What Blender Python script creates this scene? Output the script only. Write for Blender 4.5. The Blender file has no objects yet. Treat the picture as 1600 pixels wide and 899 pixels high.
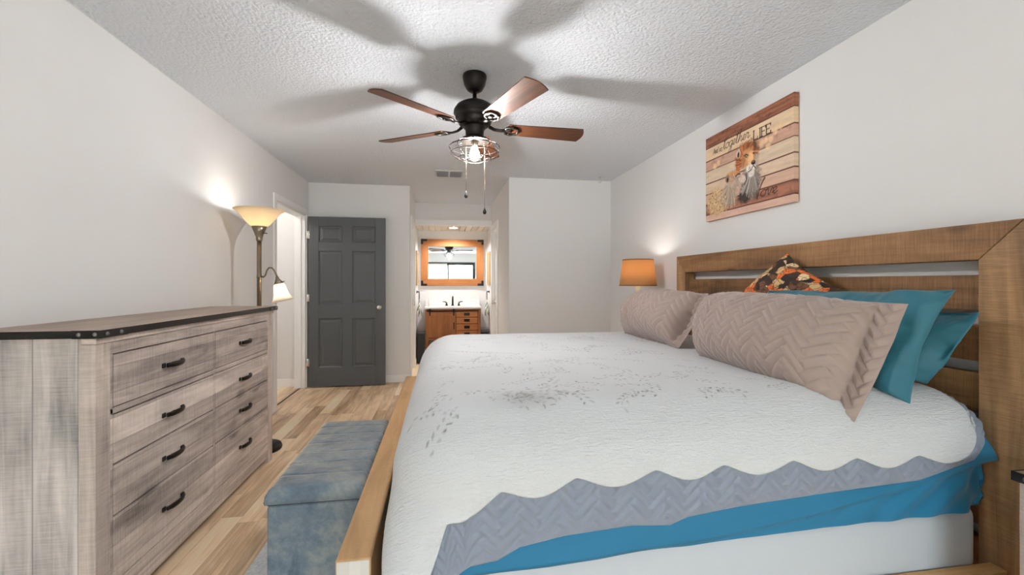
import bpy, bmesh, math, random
import numpy as np
from mathutils import Vector, Matrix

S = bpy.context.scene
COL = S.collection
PI = math.pi
random.seed(7)

GAIN = 1.55   # colours below were read from the photograph; this turns them into reflectances
def lin(r, g, b):
    f = lambda v: (v / 255 / 12.92) if v / 255 <= 0.04045 else ((v / 255 + 0.055) / 1.055) ** 2.4
    return tuple(min(0.86, f(v) * GAIN) for v in (r, g, b)) + (1.0,)

# ------------------------------------------------------------------ camera
CAM_H = 1.235
cd = bpy.data.cameras.new('camera')
cam = bpy.data.objects.new('camera', cd)
COL.objects.link(cam)
cam.location = (0, 0, CAM_H)
cam.rotation_euler = (PI / 2, 0, -math.atan(109 / 680))
cd.sensor_width = 36
cd.lens = 36 * 680 / 1600
cd.shift_y = -7.5 / 1600
cd.clip_start = 0.02
S.camera = cam

# ------------------------------------------------------------------ world, light, exposure
S.view_settings.view_transform = 'Standard'
S.view_settings.look = 'None'
S.view_settings.gamma = 1.0
S.view_settings.use_curve_mapping = False
S.view_settings.exposure = 0.36
S.cycles.use_denoising = True
S.cycles.max_bounces = 12
S.cycles.diffuse_bounces = 10
S.cycles.glossy_bounces = 4
S.cycles.transmission_bounces = 6
S.cycles.transparent_max_bounces = 8
S.cycles.sample_clamp_indirect = 6
S.cycles.caustics_reflective = False
S.cycles.caustics_refractive = False

SKY_STRENGTH = 34.0
FAN_W, TORCH_W, READ_W, TABLE_W, NICHE_W, HALL_W = 38.0, 2.6, 1.5, 2.8, 18.0, 16.0
WARM = (1.0, 0.975, 0.95)
w = bpy.data.worlds.new('daylight')
S.world = w
w.use_nodes = True
bg = w.node_tree.nodes['Background']
bg.inputs[0].default_value = (0.735, 0.85, 1.0, 1)
bg.inputs[1].default_value = SKY_STRENGTH

def portal(loc, rot, sx, sy):
    ld = bpy.data.lights.new('window_portal', 'AREA')
    ld.shape = 'RECTANGLE'; ld.size = sx; ld.size_y = sy
    ld.cycles.is_portal = True
    o = bpy.data.objects.new('window_portal', ld)
    o.location = loc; o.rotation_euler = rot
    COL.objects.link(o)
REAR = -3.40
portal((0.30, REAR - 0.06, 1.05), (PI / 2, 0, 0), 2.1, 2.0)

def lamp(name, loc, watts, color=WARM, radius=0.03):
    ld = bpy.data.lights.new(name, 'POINT')
    ld.energy = watts; ld.color = color; ld.shadow_soft_size = radius
    o = bpy.data.objects.new(name, ld); o.location = loc
    COL.objects.link(o)
    return o

# ------------------------------------------------------------------ node helper
class NT:
    def __init__(s, name, rough=0.6, metal=0.0, base=None, **kw):
        s.m = bpy.data.materials.new(name); s.m.use_nodes = True
        s.t = s.m.node_tree
        s.b = s.t.nodes['Principled BSDF']
        s.b.inputs['Roughness'].default_value = rough
        s.b.inputs['Metallic'].default_value = metal
        if base: s.b.inputs['Base Color'].default_value = base
        for k, v in kw.items(): s.b.inputs[k.replace('_', ' ')].default_value = v
    def n(s, t): return s.t.nodes.new(t)
    def put(s, inp, v):
        if v is None: return
        if hasattr(v, 'is_linked') or isinstance(v, bpy.types.NodeSocket): s.t.links.new(v, inp)
        else: inp.default_value = v
    def coord(s, k='Object'): return s.n('ShaderNodeTexCoord').outputs[k]
    def rnd(s): return s.n('ShaderNodeObjectInfo').outputs['Random']
    def sep(s, v):
        q = s.n('ShaderNodeSeparateXYZ'); s.put(q.inputs[0], v); return q.outputs
    def comb(s, x=0., y=0., z=0.):
        q = s.n('ShaderNodeCombineXYZ')
        for i, v in enumerate((x, y, z)): s.put(q.inputs[i], v)
        return q.outputs[0]
    def math(s, op, a, b=0.0, c=0.0, clamp=False):
        q = s.n('ShaderNodeMath'); q.operation = op; q.use_clamp = clamp
        s.put(q.inputs[0], a); s.put(q.inputs[1], b); s.put(q.inputs[2], c)
        return q.outputs[0]
    def vmul(s, v, k):
        q = s.n('ShaderNodeVectorMath'); q.operation = 'MULTIPLY'
        s.put(q.inputs[0], v); q.inputs[1].default_value = k; return q.outputs[0]
    def vadd(s, v, k):
        q = s.n('ShaderNodeVectorMath'); q.operation = 'ADD'
        s.put(q.inputs[0], v); s.put(q.inputs[1], k); return q.outputs[0]
    def noise(s, v, scale=1., detail=4., rough=0.55, dist=0., out=0):
        q = s.n('ShaderNodeTexNoise'); s.put(q.inputs['Vector'], v)
        q.inputs['Scale'].default_value = scale; q.inputs['Detail'].default_value = detail
        q.inputs['Roughness'].default_value = rough; q.inputs['Distortion'].default_value = dist
        return q.outputs[out]
    def white(s, v):
        q = s.n('ShaderNodeTexWhiteNoise'); q.noise_dimensions = '3D'; s.put(q.inputs['Vector'], v)
        return q.outputs['Value']
    def voro(s, v, scale=1., feature='F1', out='Distance', rnd=1.0):
        q = s.n('ShaderNodeTexVoronoi'); q.feature = feature; s.put(q.inputs['Vector'], v)
        q.inputs['Scale'].default_value = scale; q.inputs['Randomness'].default_value = rnd
        return q.outputs[out]
    def ramp(s, f, stops, mode='LINEAR'):
        q = s.n('ShaderNodeValToRGB'); q.color_ramp.interpolation = mode
        e = q.color_ramp.elements
        while len(e) < len(stops): e.new(0.5)
        for el, (p, c) in zip(e, stops):
            el.position = p; el.color = c if not isinstance(c, (int, float)) else (c, c, c, 1)
        s.put(q.inputs[0], f); return q.outputs[0]
    def mix(s, f, a, b, mode='MIX'):
        q = s.n('ShaderNodeMix'); q.data_type = 'RGBA'; q.blend_type = mode
        s.put(q.inputs[0], f); s.put(q.inputs[6], a); s.put(q.inputs[7], b)
        return q.outputs[2]
    def attr(s, name):
        q = s.n('ShaderNodeAttribute'); q.attribute_name = name; return q.outputs
    def bump(s, h, strength=0.3, dist=0.01):
        q = s.n('ShaderNodeBump'); q.inputs['Strength'].default_value = strength
        q.inputs['Distance'].default_value = dist; s.put(q.inputs['Height'], h)
        s.t.links.new(q.outputs[0], s.b.inputs['Normal'])
    def base(s, c): s.put(s.b.inputs['Base Color'], c)
    def rough(s, c): s.put(s.b.inputs['Roughness'], c)

def wood(name, dark, mid, light, grain='y', plank='z', pw=0.12, saw=0.5, rough=0.6, contrast=1.0, tone=0.5, bump=0.25, rand=0.0, knots=0.0, seam=0.6, freq=1.0):
    t = NT(name, rough)
    v = t.coord()
    if rand:
        r = t.math('MULTIPLY', t.rnd(), rand * 40.0)
        v = t.vadd(v, t.comb(r, r, r))
    x = t.sep(v); ax = {'x': x[0], 'y': x[1], 'z': x[2]}
    g, p = ax[grain], ax[plank]
    o = ax[[k for k in 'xyz' if k not in (grain, plank)][0]]
    q = t.math('DIVIDE', p, pw)
    pid = t.math('FLOOR', q); fr = t.math('FRACT', q)
    wn = t.white(t.comb(pid, 3.3, 1.7))
    gg = t.math('ADD', g, t.math('MULTIPLY', wn, 9.0))
    gv = t.comb(t.math('MULTIPLY', gg, 1.6 * freq), t.math('MULTIPLY', p, 22.0 * freq), t.math('MULTIPLY', o, 22.0 * freq))
    n1 = t.noise(gv, 1.0, 7, 0.62, 0.9)
    n2 = t.noise(t.comb(t.math('MULTIPLY', gg, 2.2 * freq), t.math('MULTIPLY', p, 6.5 * freq), t.math('MULTIPLY', o, 6.5 * freq)), 1.0, 4, 0.55, 0.6)
    n3 = t.noise(t.comb(t.math('MULTIPLY', g, 190.), t.math('MULTIPLY', p, 9.), t.math('MULTIPLY', o, 9.)), 1.0, 3, 0.6)
    f = t.math('ADD', t.math('MULTIPLY', n1, 0.55), t.math('MULTIPLY', n2, 0.55))
    f = t.math('ADD', f, t.math('MULTIPLY', t.math('SUBTRACT', wn, 0.5), tone * 0.5))
    f = t.math('ADD', f, t.math('MULTIPLY', t.math('SUBTRACT', n3, 0.5), 0.55 * saw))
    f = t.math('MULTIPLY_ADD', t.math('SUBTRACT', f, 0.55), contrast, 0.5)
    c = t.ramp(f, [(0.12, dark), (0.48, mid), (0.85, light)])
    if knots:
        kv = t.voro(t.comb(t.math('MULTIPLY', gg, 2.3), t.math('MULTIPLY', p, 5.0), t.math('MULTIPLY', o, 5.0)), 1.0)
        k = t.ramp(kv, [(0.0, 1), (0.10, 0.7), (0.17, 0)])
        c = t.mix(t.math('MULTIPLY', k, knots), c, tuple(0.35 * d for d in dark[:3]) + (1,))
    if seam:
        e = t.math('MINIMUM', fr, t.math('SUBTRACT', 1.0, fr))
        k = t.ramp(e, [(0.0, 1), (0.025, 0)])
        c = t.mix(t.math('MULTIPLY', k, seam), c, tuple(0.45 * d for d in dark[:3]) + (1,))
    t.base(c)
    t.bump(t.math('ADD', n1, t.math('MULTIPLY', n3, saw)), bump, 0.004)
    return t.m

def fabric(name, base, rough=0.9, scale=900, bump=0.15, sheen=0.2, var=0.0):
    t = NT(name, rough, base=base, Sheen_Weight=sheen)
    v = t.coord()
    if var:
        n = t.noise(v, 6, 3)
        t.base(t.mix(t.math('MULTIPLY', n, var), base, tuple(0.6 * b for b in base[:3]) + (1,)))
    w_ = t.noise(v, scale, 2)
    t.bump(t.math('ADD', w_, t.math('MULTIPLY', t.noise(v, 30, 3), 1.2)), bump, 0.003)
    return t.m

def thin_shade(name, col, trans=0.55, rough=0.6):
    m = bpy.data.materials.new(name); m.use_nodes = True
    t = m.node_tree; t.nodes.remove(t.nodes['Principled BSDF'])
    d = t.nodes.new('ShaderNodeBsdfDiffuse'); tr = t.nodes.new('ShaderNodeBsdfTranslucent')
    d.inputs[0].default_value = col; tr.inputs[0].default_value = col
    mx = t.nodes.new('ShaderNodeMixShader'); mx.inputs[0].default_value = trans
    t.links.new(d.outputs[0], mx.inputs[1]); t.links.new(tr.outputs[0], mx.inputs[2])
    t.links.new(mx.outputs[0], t.nodes['Material Output'].inputs[0])
    return m

def clear_glass(name, tint=(1, 1, 1, 1), gloss=0.08):
    m = bpy.data.materials.new(name); m.use_nodes = True
    t = m.node_tree; t.nodes.remove(t.nodes['Principled BSDF'])
    a = t.nodes.new('ShaderNodeBsdfTransparent'); a.inputs[0].default_value = tint
    g = t.nodes.new('ShaderNodeBsdfGlossy'); g.inputs['Roughness'].default_value = 0.02
    mx = t.nodes.new('ShaderNodeMixShader'); mx.inputs[0].default_value = gloss
    t.links.new(a.outputs[0], mx.inputs[1]); t.links.new(g.outputs[0], mx.inputs[2])
    t.links.new(mx.outputs[0], t.nodes['Material Output'].inputs[0])
    return m

def emitter(name, col, strength):
    t = NT(name, 0.4, base=(0.9, 0.85, 0.75, 1))
    t.b.inputs['Emission Color'].default_value = col
    t.b.inputs['Emission Strength'].default_value = strength
    return t.m

# ------------------------------------------------------------------ materials
def make_wall(name, c):
    t = NT(name, 0.75, base=c)
    v = t.coord()
    t.bump(t.math('ADD', t.noise(v, 55, 3), t.math('MULTIPLY', t.noise(v, 160, 2), 0.5)), 0.10, 0.006)
    return t.m
M = {}
M['wall'] = make_wall('wall_paint', (0.755, 0.755, 0.757, 1))
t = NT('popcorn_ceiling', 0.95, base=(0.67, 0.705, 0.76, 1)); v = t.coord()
n1 = t.noise(v, 48, 4, 0.6, 0.5); n2 = t.voro(v, 70, 'SMOOTH_F1')
t.bump(t.math('SUBTRACT', n1, t.math('MULTIPLY', n2, 0.6)), 0.6, 0.020)
M['ceiling'] = t.m
M['trim'] = NT('white_trim', 0.4, base=(0.86, 0.865, 0.87, 1)).m
M['white'] = NT('white_gloss', 0.25, base=(0.82, 0.82, 0.81, 1)).m
M['soffit'] = NT('soffit_white', 0.6, base=(0.72, 0.68, 0.60, 1)).m
t = NT('charcoal_door_paint', 0.42, base=(0.085, 0.090, 0.096, 1)); t.bump(t.noise(t.vmul(t.coord(), (60, 60, 6)), 3, 3), 0.06, 0.003); M['door'] = t.m
M['black'] = NT('black_metal', 0.38, 0.6, base=(0.02, 0.018, 0.017, 1)).m
M['blackmatte'] = NT('black_plastic', 0.5, base=(0.02, 0.02, 0.022, 1)).m
M['bronze'] = NT('oil_rubbed_bronze', 0.42, 0.6, base=(0.018, 0.014, 0.012, 1)).m
M['rivet'] = NT('worn_steel_rivet', 0.35, 0.9, base=(0.22, 0.21, 0.2, 1)).m
M['chrome'] = NT('satin_nickel', 0.22, 1.0, base=(0.78, 0.76, 0.73, 1)).m
M['brass'] = NT('antique_brass', 0.3, 0.95, base=(0.27, 0.225, 0.165, 1)).m
M['greymetal'] = NT('vent_grey_metal', 0.5, 0.2, base=(0.55, 0.55, 0.56, 1)).m
M['ventslat'] = NT('vent_slat_grey', 0.6, base=(0.20, 0.20, 0.21, 1)).m
M['threshold'] = NT('dark_threshold', 0.5, base=(0.10, 0.075, 0.055, 1)).m
M['dark'] = NT('dark_void', 0.9, base=(0.03, 0.03, 0.032, 1)).m
M['mirror'] = NT('mirror_silver', 0.02, 1.0, base=(0.85, 0.87, 0.87, 1)).m
M['glass'] = clear_glass('window_glass', (0.97, 0.99, 0.98, 1), 0.06)

# floor: long laminate planks running from the camera to the door
t = NT('laminate_floor', 0.38); x = t.sep(t.coord())
row = t.math('FLOOR', t.math('DIVIDE', x[0], 0.104))
off = t.white(t.comb(row, 5.1, 2.2))
yy = t.math('DIVIDE', t.math('ADD', x[1], t.math('MULTIPLY', off, 2.0)), 0.92)
pid = t.math('FLOOR', yy)
tone = t.white(t.comb(row, pid, 8.8))
gn = t.noise(t.comb(t.math('MULTIPLY', x[0], 30.), t.math('ADD', t.math('MULTIPLY', x[1], 1.6), t.math('MULTIPLY', tone, 31.)), tone), 1.0, 7, 0.6, 1.2)
gn2 = t.noise(t.comb(t.math('MULTIPLY', x[0], 9.), t.math('ADD', t.math('MULTIPLY', x[1], 1.8), t.math('MULTIPLY', tone, 17.)), tone), 1.0, 4, 0.55, 0.8)
f = t.math('ADD', t.math('MULTIPLY', gn, 0.5), t.math('ADD', t.math('MULTIPLY', gn2, 0.55), t.math('MULTIPLY', t.math('SUBTRACT', tone, 0.5), 0.30)))
c = t.ramp(f, [(0.22, lin(110, 86, 64)), (0.43, lin(164, 137, 108)), (0.58, lin(194, 168, 138)), (0.82, lin(212, 192, 166))])
fx = t.math('FRACT', t.math('DIVIDE', x[0], 0.104)); fy = t.math('FRACT', yy)
ex = t.ramp(t.math('MINIMUM', fx, t.math('SUBTRACT', 1.0, fx)), [(0.0, 1), (0.022, 0)])
ey = t.ramp(t.math('MINIMUM', fy, t.math('SUBTRACT', 1.0, fy)), [(0.0, 1), (0.003, 0)])
c = t.mix(t.math('MULTIPLY', t.math('MAXIMUM', ex, ey), 0.45), c, lin(84, 62, 42))
t.base(c); t.bump(gn, 0.08, 0.003); M['floor'] = t.m

GREY = (lin(92, 84, 82), lin(152, 141, 135), lin(194, 182, 175))
M['dres_front'] = wood('weathered_grey_wood_front', *GREY, grain='y', plank='z', pw=0.093, saw=0.4, contrast=1.6, tone=0.36, seam=0.4, knots=0.7)
M['dres_side'] = wood('weathered_grey_wood_side', lin(90, 88, 88), lin(156, 150, 148), lin(196, 188, 184), grain='z', plank='x', pw=0.135, saw=0.4, contrast=1.5, tone=0.6, seam=0.6, knots=0.5)
M['dres_post'] = wood('weathered_grey_wood_post', *GREY, grain='z', plank='y', pw=0.3, saw=0.5, contrast=1.1, seam=0)
M['dres_top'] = wood('greyish_brown_top_wood', lin(88, 74, 64), lin(128, 111, 98), lin(158, 140, 124), grain='y', plank='x', pw=0.11, saw=0.15, contrast=1.0, rough=0.45, seam=0.25)
PINE = (lin(62, 40, 22), lin(118, 84, 52), lin(158, 118, 78))
M['bed_h'] = wood('rough_sawn_pine_rail', *PINE, grain='y', plank='z', pw=0.4, saw=0.7, contrast=1.35, rand=0.3, knots=0.8, seam=0, bump=0.35, freq=0.8)
M['bed_v'] = wood('rough_sawn_pine_post', lin(64, 46, 31), lin(122, 92, 63), lin(164, 130, 93), grain='z', plank='y', pw=0.5, saw=0.5, contrast=1.5, rand=0.3, knots=0.8, seam=0, bump=0.4, freq=0.8)
M['bed_foot'] = wood('footboard_pine', lin(104, 76, 48), lin(152, 118, 80), lin(180, 146, 106), grain='y', plank='x', pw=0.5, saw=0.25, contrast=1.1, rand=0.2, knots=0.5, seam=0, bump=0.3, freq=0.8)
M['bed_x'] = wood('side_rail_pine', lin(120, 90, 56), lin(170, 132, 86), lin(200, 164, 116), grain='x', plank='z', pw=0.5, saw=0.3, contrast=0.8, seam=0)
M['endgrain'] = wood('pale_cut_end', lin(142, 134, 126), lin(164, 160, 156), lin(180, 178, 174), grain='z', plank='x', pw=0.03, saw=0.3, contrast=0.7, seam=0.1)
M['blade'] = wood('fan_blade_walnut', lin(22, 10, 4), lin(66, 33, 12), lin(106, 60, 24), grain='x', plank='y', pw=0.5, saw=0.05, rough=0.5, contrast=1.6, rand=0.3, seam=0, bump=0.08)
M['van_z'] = wood('honey_oak_upright', lin(88, 50, 24), lin(132, 82, 44), lin(160, 106, 60), grain='z', plank='x', pw=0.085, saw=0.1, contrast=0.9, seam=0.25)
M['van_x'] = wood('honey_oak_level', lin(90, 52, 24), lin(136, 84, 44), lin(162, 108, 60), grain='x', plank='z', pw=0.5, saw=0.1, contrast=0.9, seam=0)
M['mir_wood'] = wood('orange_oak_frame', lin(98, 58, 28), lin(142, 90, 48), lin(164, 112, 64), grain='x', plank='z', pw=0.5, saw=0.05, contrast=0.7, seam=0)
M['tanframe'] = NT('tan_frame', 0.5, base=lin(150, 128, 92)).m

# ------------------------------------------------------------------ mesh builder
class MB:
    def __init__(s): s.bm = bmesh.new()
    def box(s, lo, hi, bev=0.0, seg=2, mat=0, rot=None):
        b = bmesh.new()
        bmesh.ops.create_cube(b, size=1.0)
        c = [(lo[i] + hi[i]) / 2 for i in range(3)]; d = [hi[i] - lo[i] for i in range(3)]
        for v in b.verts: v.co = Vector((v.co.x * d[0], v.co.y * d[1], v.co.z * d[2]))
        if bev > 0: bmesh.ops.bevel(b, geom=b.edges[:], offset=min(bev, min(d) * 0.49), segments=seg, affect='EDGES', profile=0.5)
        R = rot.to_3x3() if rot else None
        for v in b.verts:
            if R: v.co = R @ v.co
            v.co += Vector(c)
        s.merge(b, mat); return s
    def merge(s, b, mat=0, smooth=False):
        mp = {}
        for v in b.verts: mp[v] = s.bm.verts.new(v.co)
        for f in b.faces:
            try: nf = s.bm.faces.new([mp[v] for v in f.verts])
            except ValueError: continue
            nf.material_index = mat; nf.smooth = smooth
        b.free()
    def lathe(s, prof, c=(0, 0, 0), seg=32, mat=0, axis='z', smooth=True, M4=None):
        rings = []
        for r, z in prof:
            ring = []
            n = 1 if r < 1e-6 else seg
            for k in range(n):
                a = 2 * PI * k / seg
                p = Vector((r * math.cos(a), r * math.sin(a), z))
                if axis == 'x': p = Vector((p.z, p.x, p.y))
                if axis == 'y': p = Vector((p.y, p.z, p.x))
                if M4: p = M4 @ p
                ring.append(s.bm.verts.new(p + Vector(c)))
            rings.append(ring)
        for a, b in zip(rings, rings[1:]):
            for k in range(seg):
                k2 = (k + 1) % seg
                q = [a[k % len(a)], a[k2 % len(a)], b[k2 % len(b)], b[k % len(b)]]
                q = list(dict.fromkeys(q))
                if len(q) >= 3:
                    try: f = s.bm.faces.new(q); f.smooth = smooth; f.material_index = mat
                    except ValueError: pass
        return s
    def tube(s, pts, r, seg=10, mat=0, closed=False, flat=None, caps=True):
        pts = [Vector(p) for p in pts]; n = len(pts); rings = []
        up = Vector((0, 0, 1))
        prev = None
        for i, p in enumerate(pts):
            if closed: d = pts[(i + 1) % n] - pts[(i - 1) % n]
            else: d = pts[min(i + 1, n - 1)] - pts[max(i - 1, 0)]
            d.normalize()
            if prev is None:
                e = up if abs(d.z) < 0.95 else Vector((1, 0, 0))
                a = (e - d * e.dot(d)).normalized()
            else: a = (prev - d * prev.dot(d)).normalized()
            prev = a; b = d.cross(a)
            rr = r[i] if isinstance(r, (list, tuple)) else r
            fa, fb = flat if flat else (1, 1)
            rings.append([s.bm.verts.new(p + a * (rr * fa * math.cos(2 * PI * k / seg)) + b * (rr * fb * math.sin(2 * PI * k / seg))) for k in range(seg)])
        m = n if closed else n - 1
        for i in range(m):
            A, B = rings[i], rings[(i + 1) % n]
            for k in range(seg):
                f = s.bm.faces.new([A[k], A[(k + 1) % seg], B[(k + 1) % seg], B[k]]); f.smooth = True; f.material_index = mat
        if caps and not closed:
            for R in (rings[0], rings[-1][::-1]):
                f = s.bm.faces.new(R[::-1]); f.material_index = mat
        return s
    def prism(s, pts, axis, lo, hi, bev=0.0, mat=0):
        # pts 2-D polygon in the two other axes (order of xyz kept), pushed from lo to hi along axis
        b = bmesh.new(); i = 'xyz'.index(axis); oth = [k for k in range(3) if k != i]
        def mk(p, h):
            co = [0, 0, 0]; co[oth[0]] = p[0]; co[oth[1]] = p[1]; co[i] = h; return b.verts.new(co)
        A = [mk(p, lo) for p in pts]; B = [mk(p, hi) for p in pts]; n = len(pts)
        b.faces.new(A); b.faces.new(B[::-1])
        for k in range(n): b.faces.new([A[k], B[k], B[(k + 1) % n], A[(k + 1) % n]])
        bmesh.ops.recalc_face_normals(b, faces=b.faces[:])
        if bev: bmesh.ops.bevel(b, geom=b.edges[:], offset=bev, segments=2, affect='EDGES', profile=0.5)
        s.merge(b, mat); return s
    def obj(s, name, mats, parent=None):
        bmesh.ops.recalc_face_normals(s.bm, faces=s.bm.faces[:])
        me = bpy.data.meshes.new(name); s.bm.to_mesh(me); s.bm.free()
        for m in (mats if isinstance(mats, (list, tuple)) else [mats]): me.materials.append(m)
        o = bpy.data.objects.new(name, me); COL.objects.link(o)
        if parent: o.parent = parent
        return o

def box(name, lo, hi, mat, parent=None, bev=0.004, seg=2): return MB().box(lo, hi, bev, seg).obj(name, mat, parent)

def tag(o, label, cat, group=None):
    o['label'] = label; o['category'] = cat
    if group: o['group'] = group
    return o
def thing(name, label, cat, loc=(0, 0, 0), group=None, rotz=0):
    o = bpy.data.objects.new(name, None); o.empty_display_size = 0.1
    COL.objects.link(o); o.location = loc; o.rotation_euler = (0, 0, rotz)
    return tag(o, label, cat, group)
def struct(o): o['kind'] = 'structure'; return o
def dup(root, loc, label, rotz=None):
    r = root.copy(); COL.objects.link(r); r.location = loc; r['label'] = label
    if rotz is not None: r.rotation_euler = (0, 0, rotz)
    for ch in list(root.children):
        c = ch.copy(); COL.objects.link(c); c.parent = r
        for g in ch.children:
            d = g.copy(); COL.objects.link(d); d.parent = c
    return r

def grid_mesh(name, P, mat, parent=None, smooth=True, attrs=None, solid=0.0, flip=False):
    """P: (nv, nu, 3) numpy grid"""
    nv, nu = P.shape[:2]
    me = bpy.data.meshes.new(name)
    idx = np.arange(nv * nu).reshape(nv, nu)
    F = np.stack([idx[:-1, :-1], idx[:-1, 1:], idx[1:, 1:], idx[1:, :-1]], -1).reshape(-1, 4)
    if flip: F = F[:, ::-1]
    me.vertices.add(nv * nu); me.vertices.foreach_set('co', P.reshape(-1).astype(np.float32))
    me.loops.add(F.size); me.loops.foreach_set('vertex_index', F.reshape(-1).astype(np.int32))
    me.polygons.add(len(F)); me.polygons.foreach_set('loop_start', np.arange(0, F.size, 4, dtype=np.int32))
    me.polygons.foreach_set('loop_total', np.full(len(F), 4, np.int32))
    me.polygons.foreach_set('use_smooth', np.full(len(F), smooth))
    me.update(calc_edges=True); me.validate()
    for k, a in (attrs or {}).items():
        if a.ndim == 3:
            at = me.attributes.new(k, 'FLOAT_COLOR', 'POINT')
            c = np.ones((nv * nu, 4), np.float32); c[:, :3] = a.reshape(-1, 3); at.data.foreach_set('color', c.reshape(-1))
        else:
            at = me.attributes.new(k, 'FLOAT', 'POINT'); at.data.foreach_set('value', a.reshape(-1).astype(np.float32))
    me.materials.append(mat)
    o = bpy.data.objects.new(name, me); COL.objects.link(o)
    if parent: o.parent = parent
    if solid:
        md = o.modifiers.new('thickness', 'SOLIDIFY'); md.thickness = solid; md.offset = -1
    return o

# numpy value noise
def vn(x, y, seed=0):
    x = np.asarray(x, float); y = np.asarray(y, float)
    xi = np.floor(x).astype(np.int64); yi = np.floor(y).astype(np.int64)
    fx = x - xi; fy = y - yi
    fx = fx * fx * (3 - 2 * fx); fy = fy * fy * (3 - 2 * fy)
    def h(a, b):
        n = (a * 374761393 + b * 668265263 + seed * 982451653) & 0x7fffffff
        n = ((n ^ (n >> 13)) * 1274126177) & 0x7fffffff
        return ((n ^ (n >> 16)) & 0xffff) / 65535.0
    return (h(xi, yi) * (1 - fx) + h(xi + 1, yi) * fx) * (1 - fy) + (h(xi, yi + 1) * (1 - fx) + h(xi + 1, yi + 1) * fx) * fy
def fbm(x, y, seed=0, o=4):
    s = 0; a = 1; n = 0
    for k in range(o):
        s = s + a * vn(x * 2 ** k, y * 2 ** k, seed + k); n += a; a *= 0.5
    return s / n
def smooth(a, b, x):
    q = np.clip((x - a) / (b - a), 0, 1); return q * q * (3 - 2 * q)
def herring(x, y, w, L=3):
    """height 0..1 of a quilted herringbone of w x L*w bricks, at 45 degrees"""
    p = (x + y) / math.sqrt(2) / w; q = (y - x) / math.sqrt(2) / w
    i = np.floor(p).astype(int); j = np.floor(q).astype(int)
    fx = p - i; fy = q - j
    m = (i - j) % (2 * L)
    hor = m < L
    lx = np.where(hor, m + fx, (2 * L - 1 - m) + fy)
    ly = np.where(hor, fy, fx)
    d = np.minimum(np.minimum(lx, L - lx), np.minimum(ly, 1 - ly))
    return np.clip(d / 0.5, 0, 1) ** 0.45

# ------------------------------------------------------------------ room shell
XL, XR = -1.585, 1.976
YD, YB = 5.55, 4.92            # wall behind the charcoal door, wall behind the bed's far side
AL, AR = -0.40, 0.755          # passage to the washbasin
YH, YN = 6.69, 7.37            # header over the niche, back of the niche
CZ = 2.44

struct(box('floor', (-3.1, REAR - 0.12, -0.10), (2.10, YN + 0.12, 0.0), M['floor'], bev=0))
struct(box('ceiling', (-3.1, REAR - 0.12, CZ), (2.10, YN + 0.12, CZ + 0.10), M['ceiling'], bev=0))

def wall_with_gap(name, x0, x1, y0, y1, gy0, gy1, gz):
    b = MB(); b.box((x0, y0, 0), (x1, gy0, CZ)); b.box((x0, gy1, 0), (x1, y1, CZ)); b.box((x0, gy0, gz), (x1, gy1, CZ))
    return struct(b.obj(name, M['wall']))
OY0, OY1, OZ = 4.495, 5.43, 2.03
wall_with_gap('wall_left', XL - 0.12, XL, REAR, YD + 0.12, OY0, OY1, OZ)
struct(box('wall_right', (XR, REAR, 0), (XR + 0.12, YB + 0.12, CZ), M['wall'], bev=0))
struct(box('wall_back_left', (XL, YD, 0), (AL, YD + 0.12, CZ), M['wall'], bev=0))
struct(box('wall_back_right', (AR, YB, 0), (XR, YB + 0.12, CZ), M['wall'], bev=0))
wall_with_gap('wall_passage_left', AL - 0.12, AL, YD + 0.12, YN, 5.72, 6.47, 2.03)
wall_with_gap('wall_passage_right', AR, AR + 0.12, YB + 0.12, YN, 5.94, 6.64, 2.03)
struct(box('wall_niche_back', (AL - 0.12, YN, 0), (AR + 0.12, YN + 0.12, CZ), M['wall'], bev=0))
struct(box('wall_niche_header', (AL, YH, 2.19), (AR, YH + 0.05, CZ), M['wall'], bev=0))
b = MB(); b.box((-3.0, REAR - 0.12, 0), (-0.75, REAR, CZ)); b.box((1.35, REAR - 0.12, 0), (XR + 0.12, REAR, CZ)); b.box((-0.75, REAR - 0.12, 2.08), (1.35, REAR, CZ))
struct(b.obj('wall_rear', M['wall']))
# hall behind the open doorway
struct(box('wall_hall_end', (-2.95, 5.52, 0), (XL - 0.12, 5.62, CZ), M['wall'], bev=0))
struct(box('wall_hall_side', (-3.05, 3.8, 0), (-2.95, 5.62, CZ), M['wall'], bev=0))
struct(box('wall_hall_near', (-2.95, 3.8, 0), (XL - 0.12, 3.9, CZ), M['wall'], bev=0))

# baseboards
def bb(name, lo, hi): struct(box(name, lo, hi, M['trim'], bev=0.004))
bb('baseboard_back_left', (XL + 0.01, YD - 0.014, 0), (AL + 0.014, YD, 0.092))
bb('baseboard_back_right', (AR, YB - 0.014, 0), (XR, YB, 0.092))
bb('baseboard_left', (XL, REAR, 0), (XL + 0.014, 4.42, 0.092))
bb('baseboard_right', (XR - 0.014, REAR, 0), (XR, YB - 0.014, 0.092))
bb('baseboard_hall', (-2.95, 5.506, 0), (XL - 0.14, 5.52, 0.092))
bb('baseboard_niche', (AL + 0.014, YN - 0.014, 0), (AR - 0.014, YN, 0.092))
bb('baseboard_passage_left', (AL, 6.55, 0), (AL + 0.014, YN, 0.092))
bb('baseboard_passage_right', (AR - 0.014, 6.72, 0), (AR, YN, 0.092))
bb('baseboard_passage_corner', (AR - 0.014, YB, 0), (AR, 5.86, 0.092))

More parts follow.
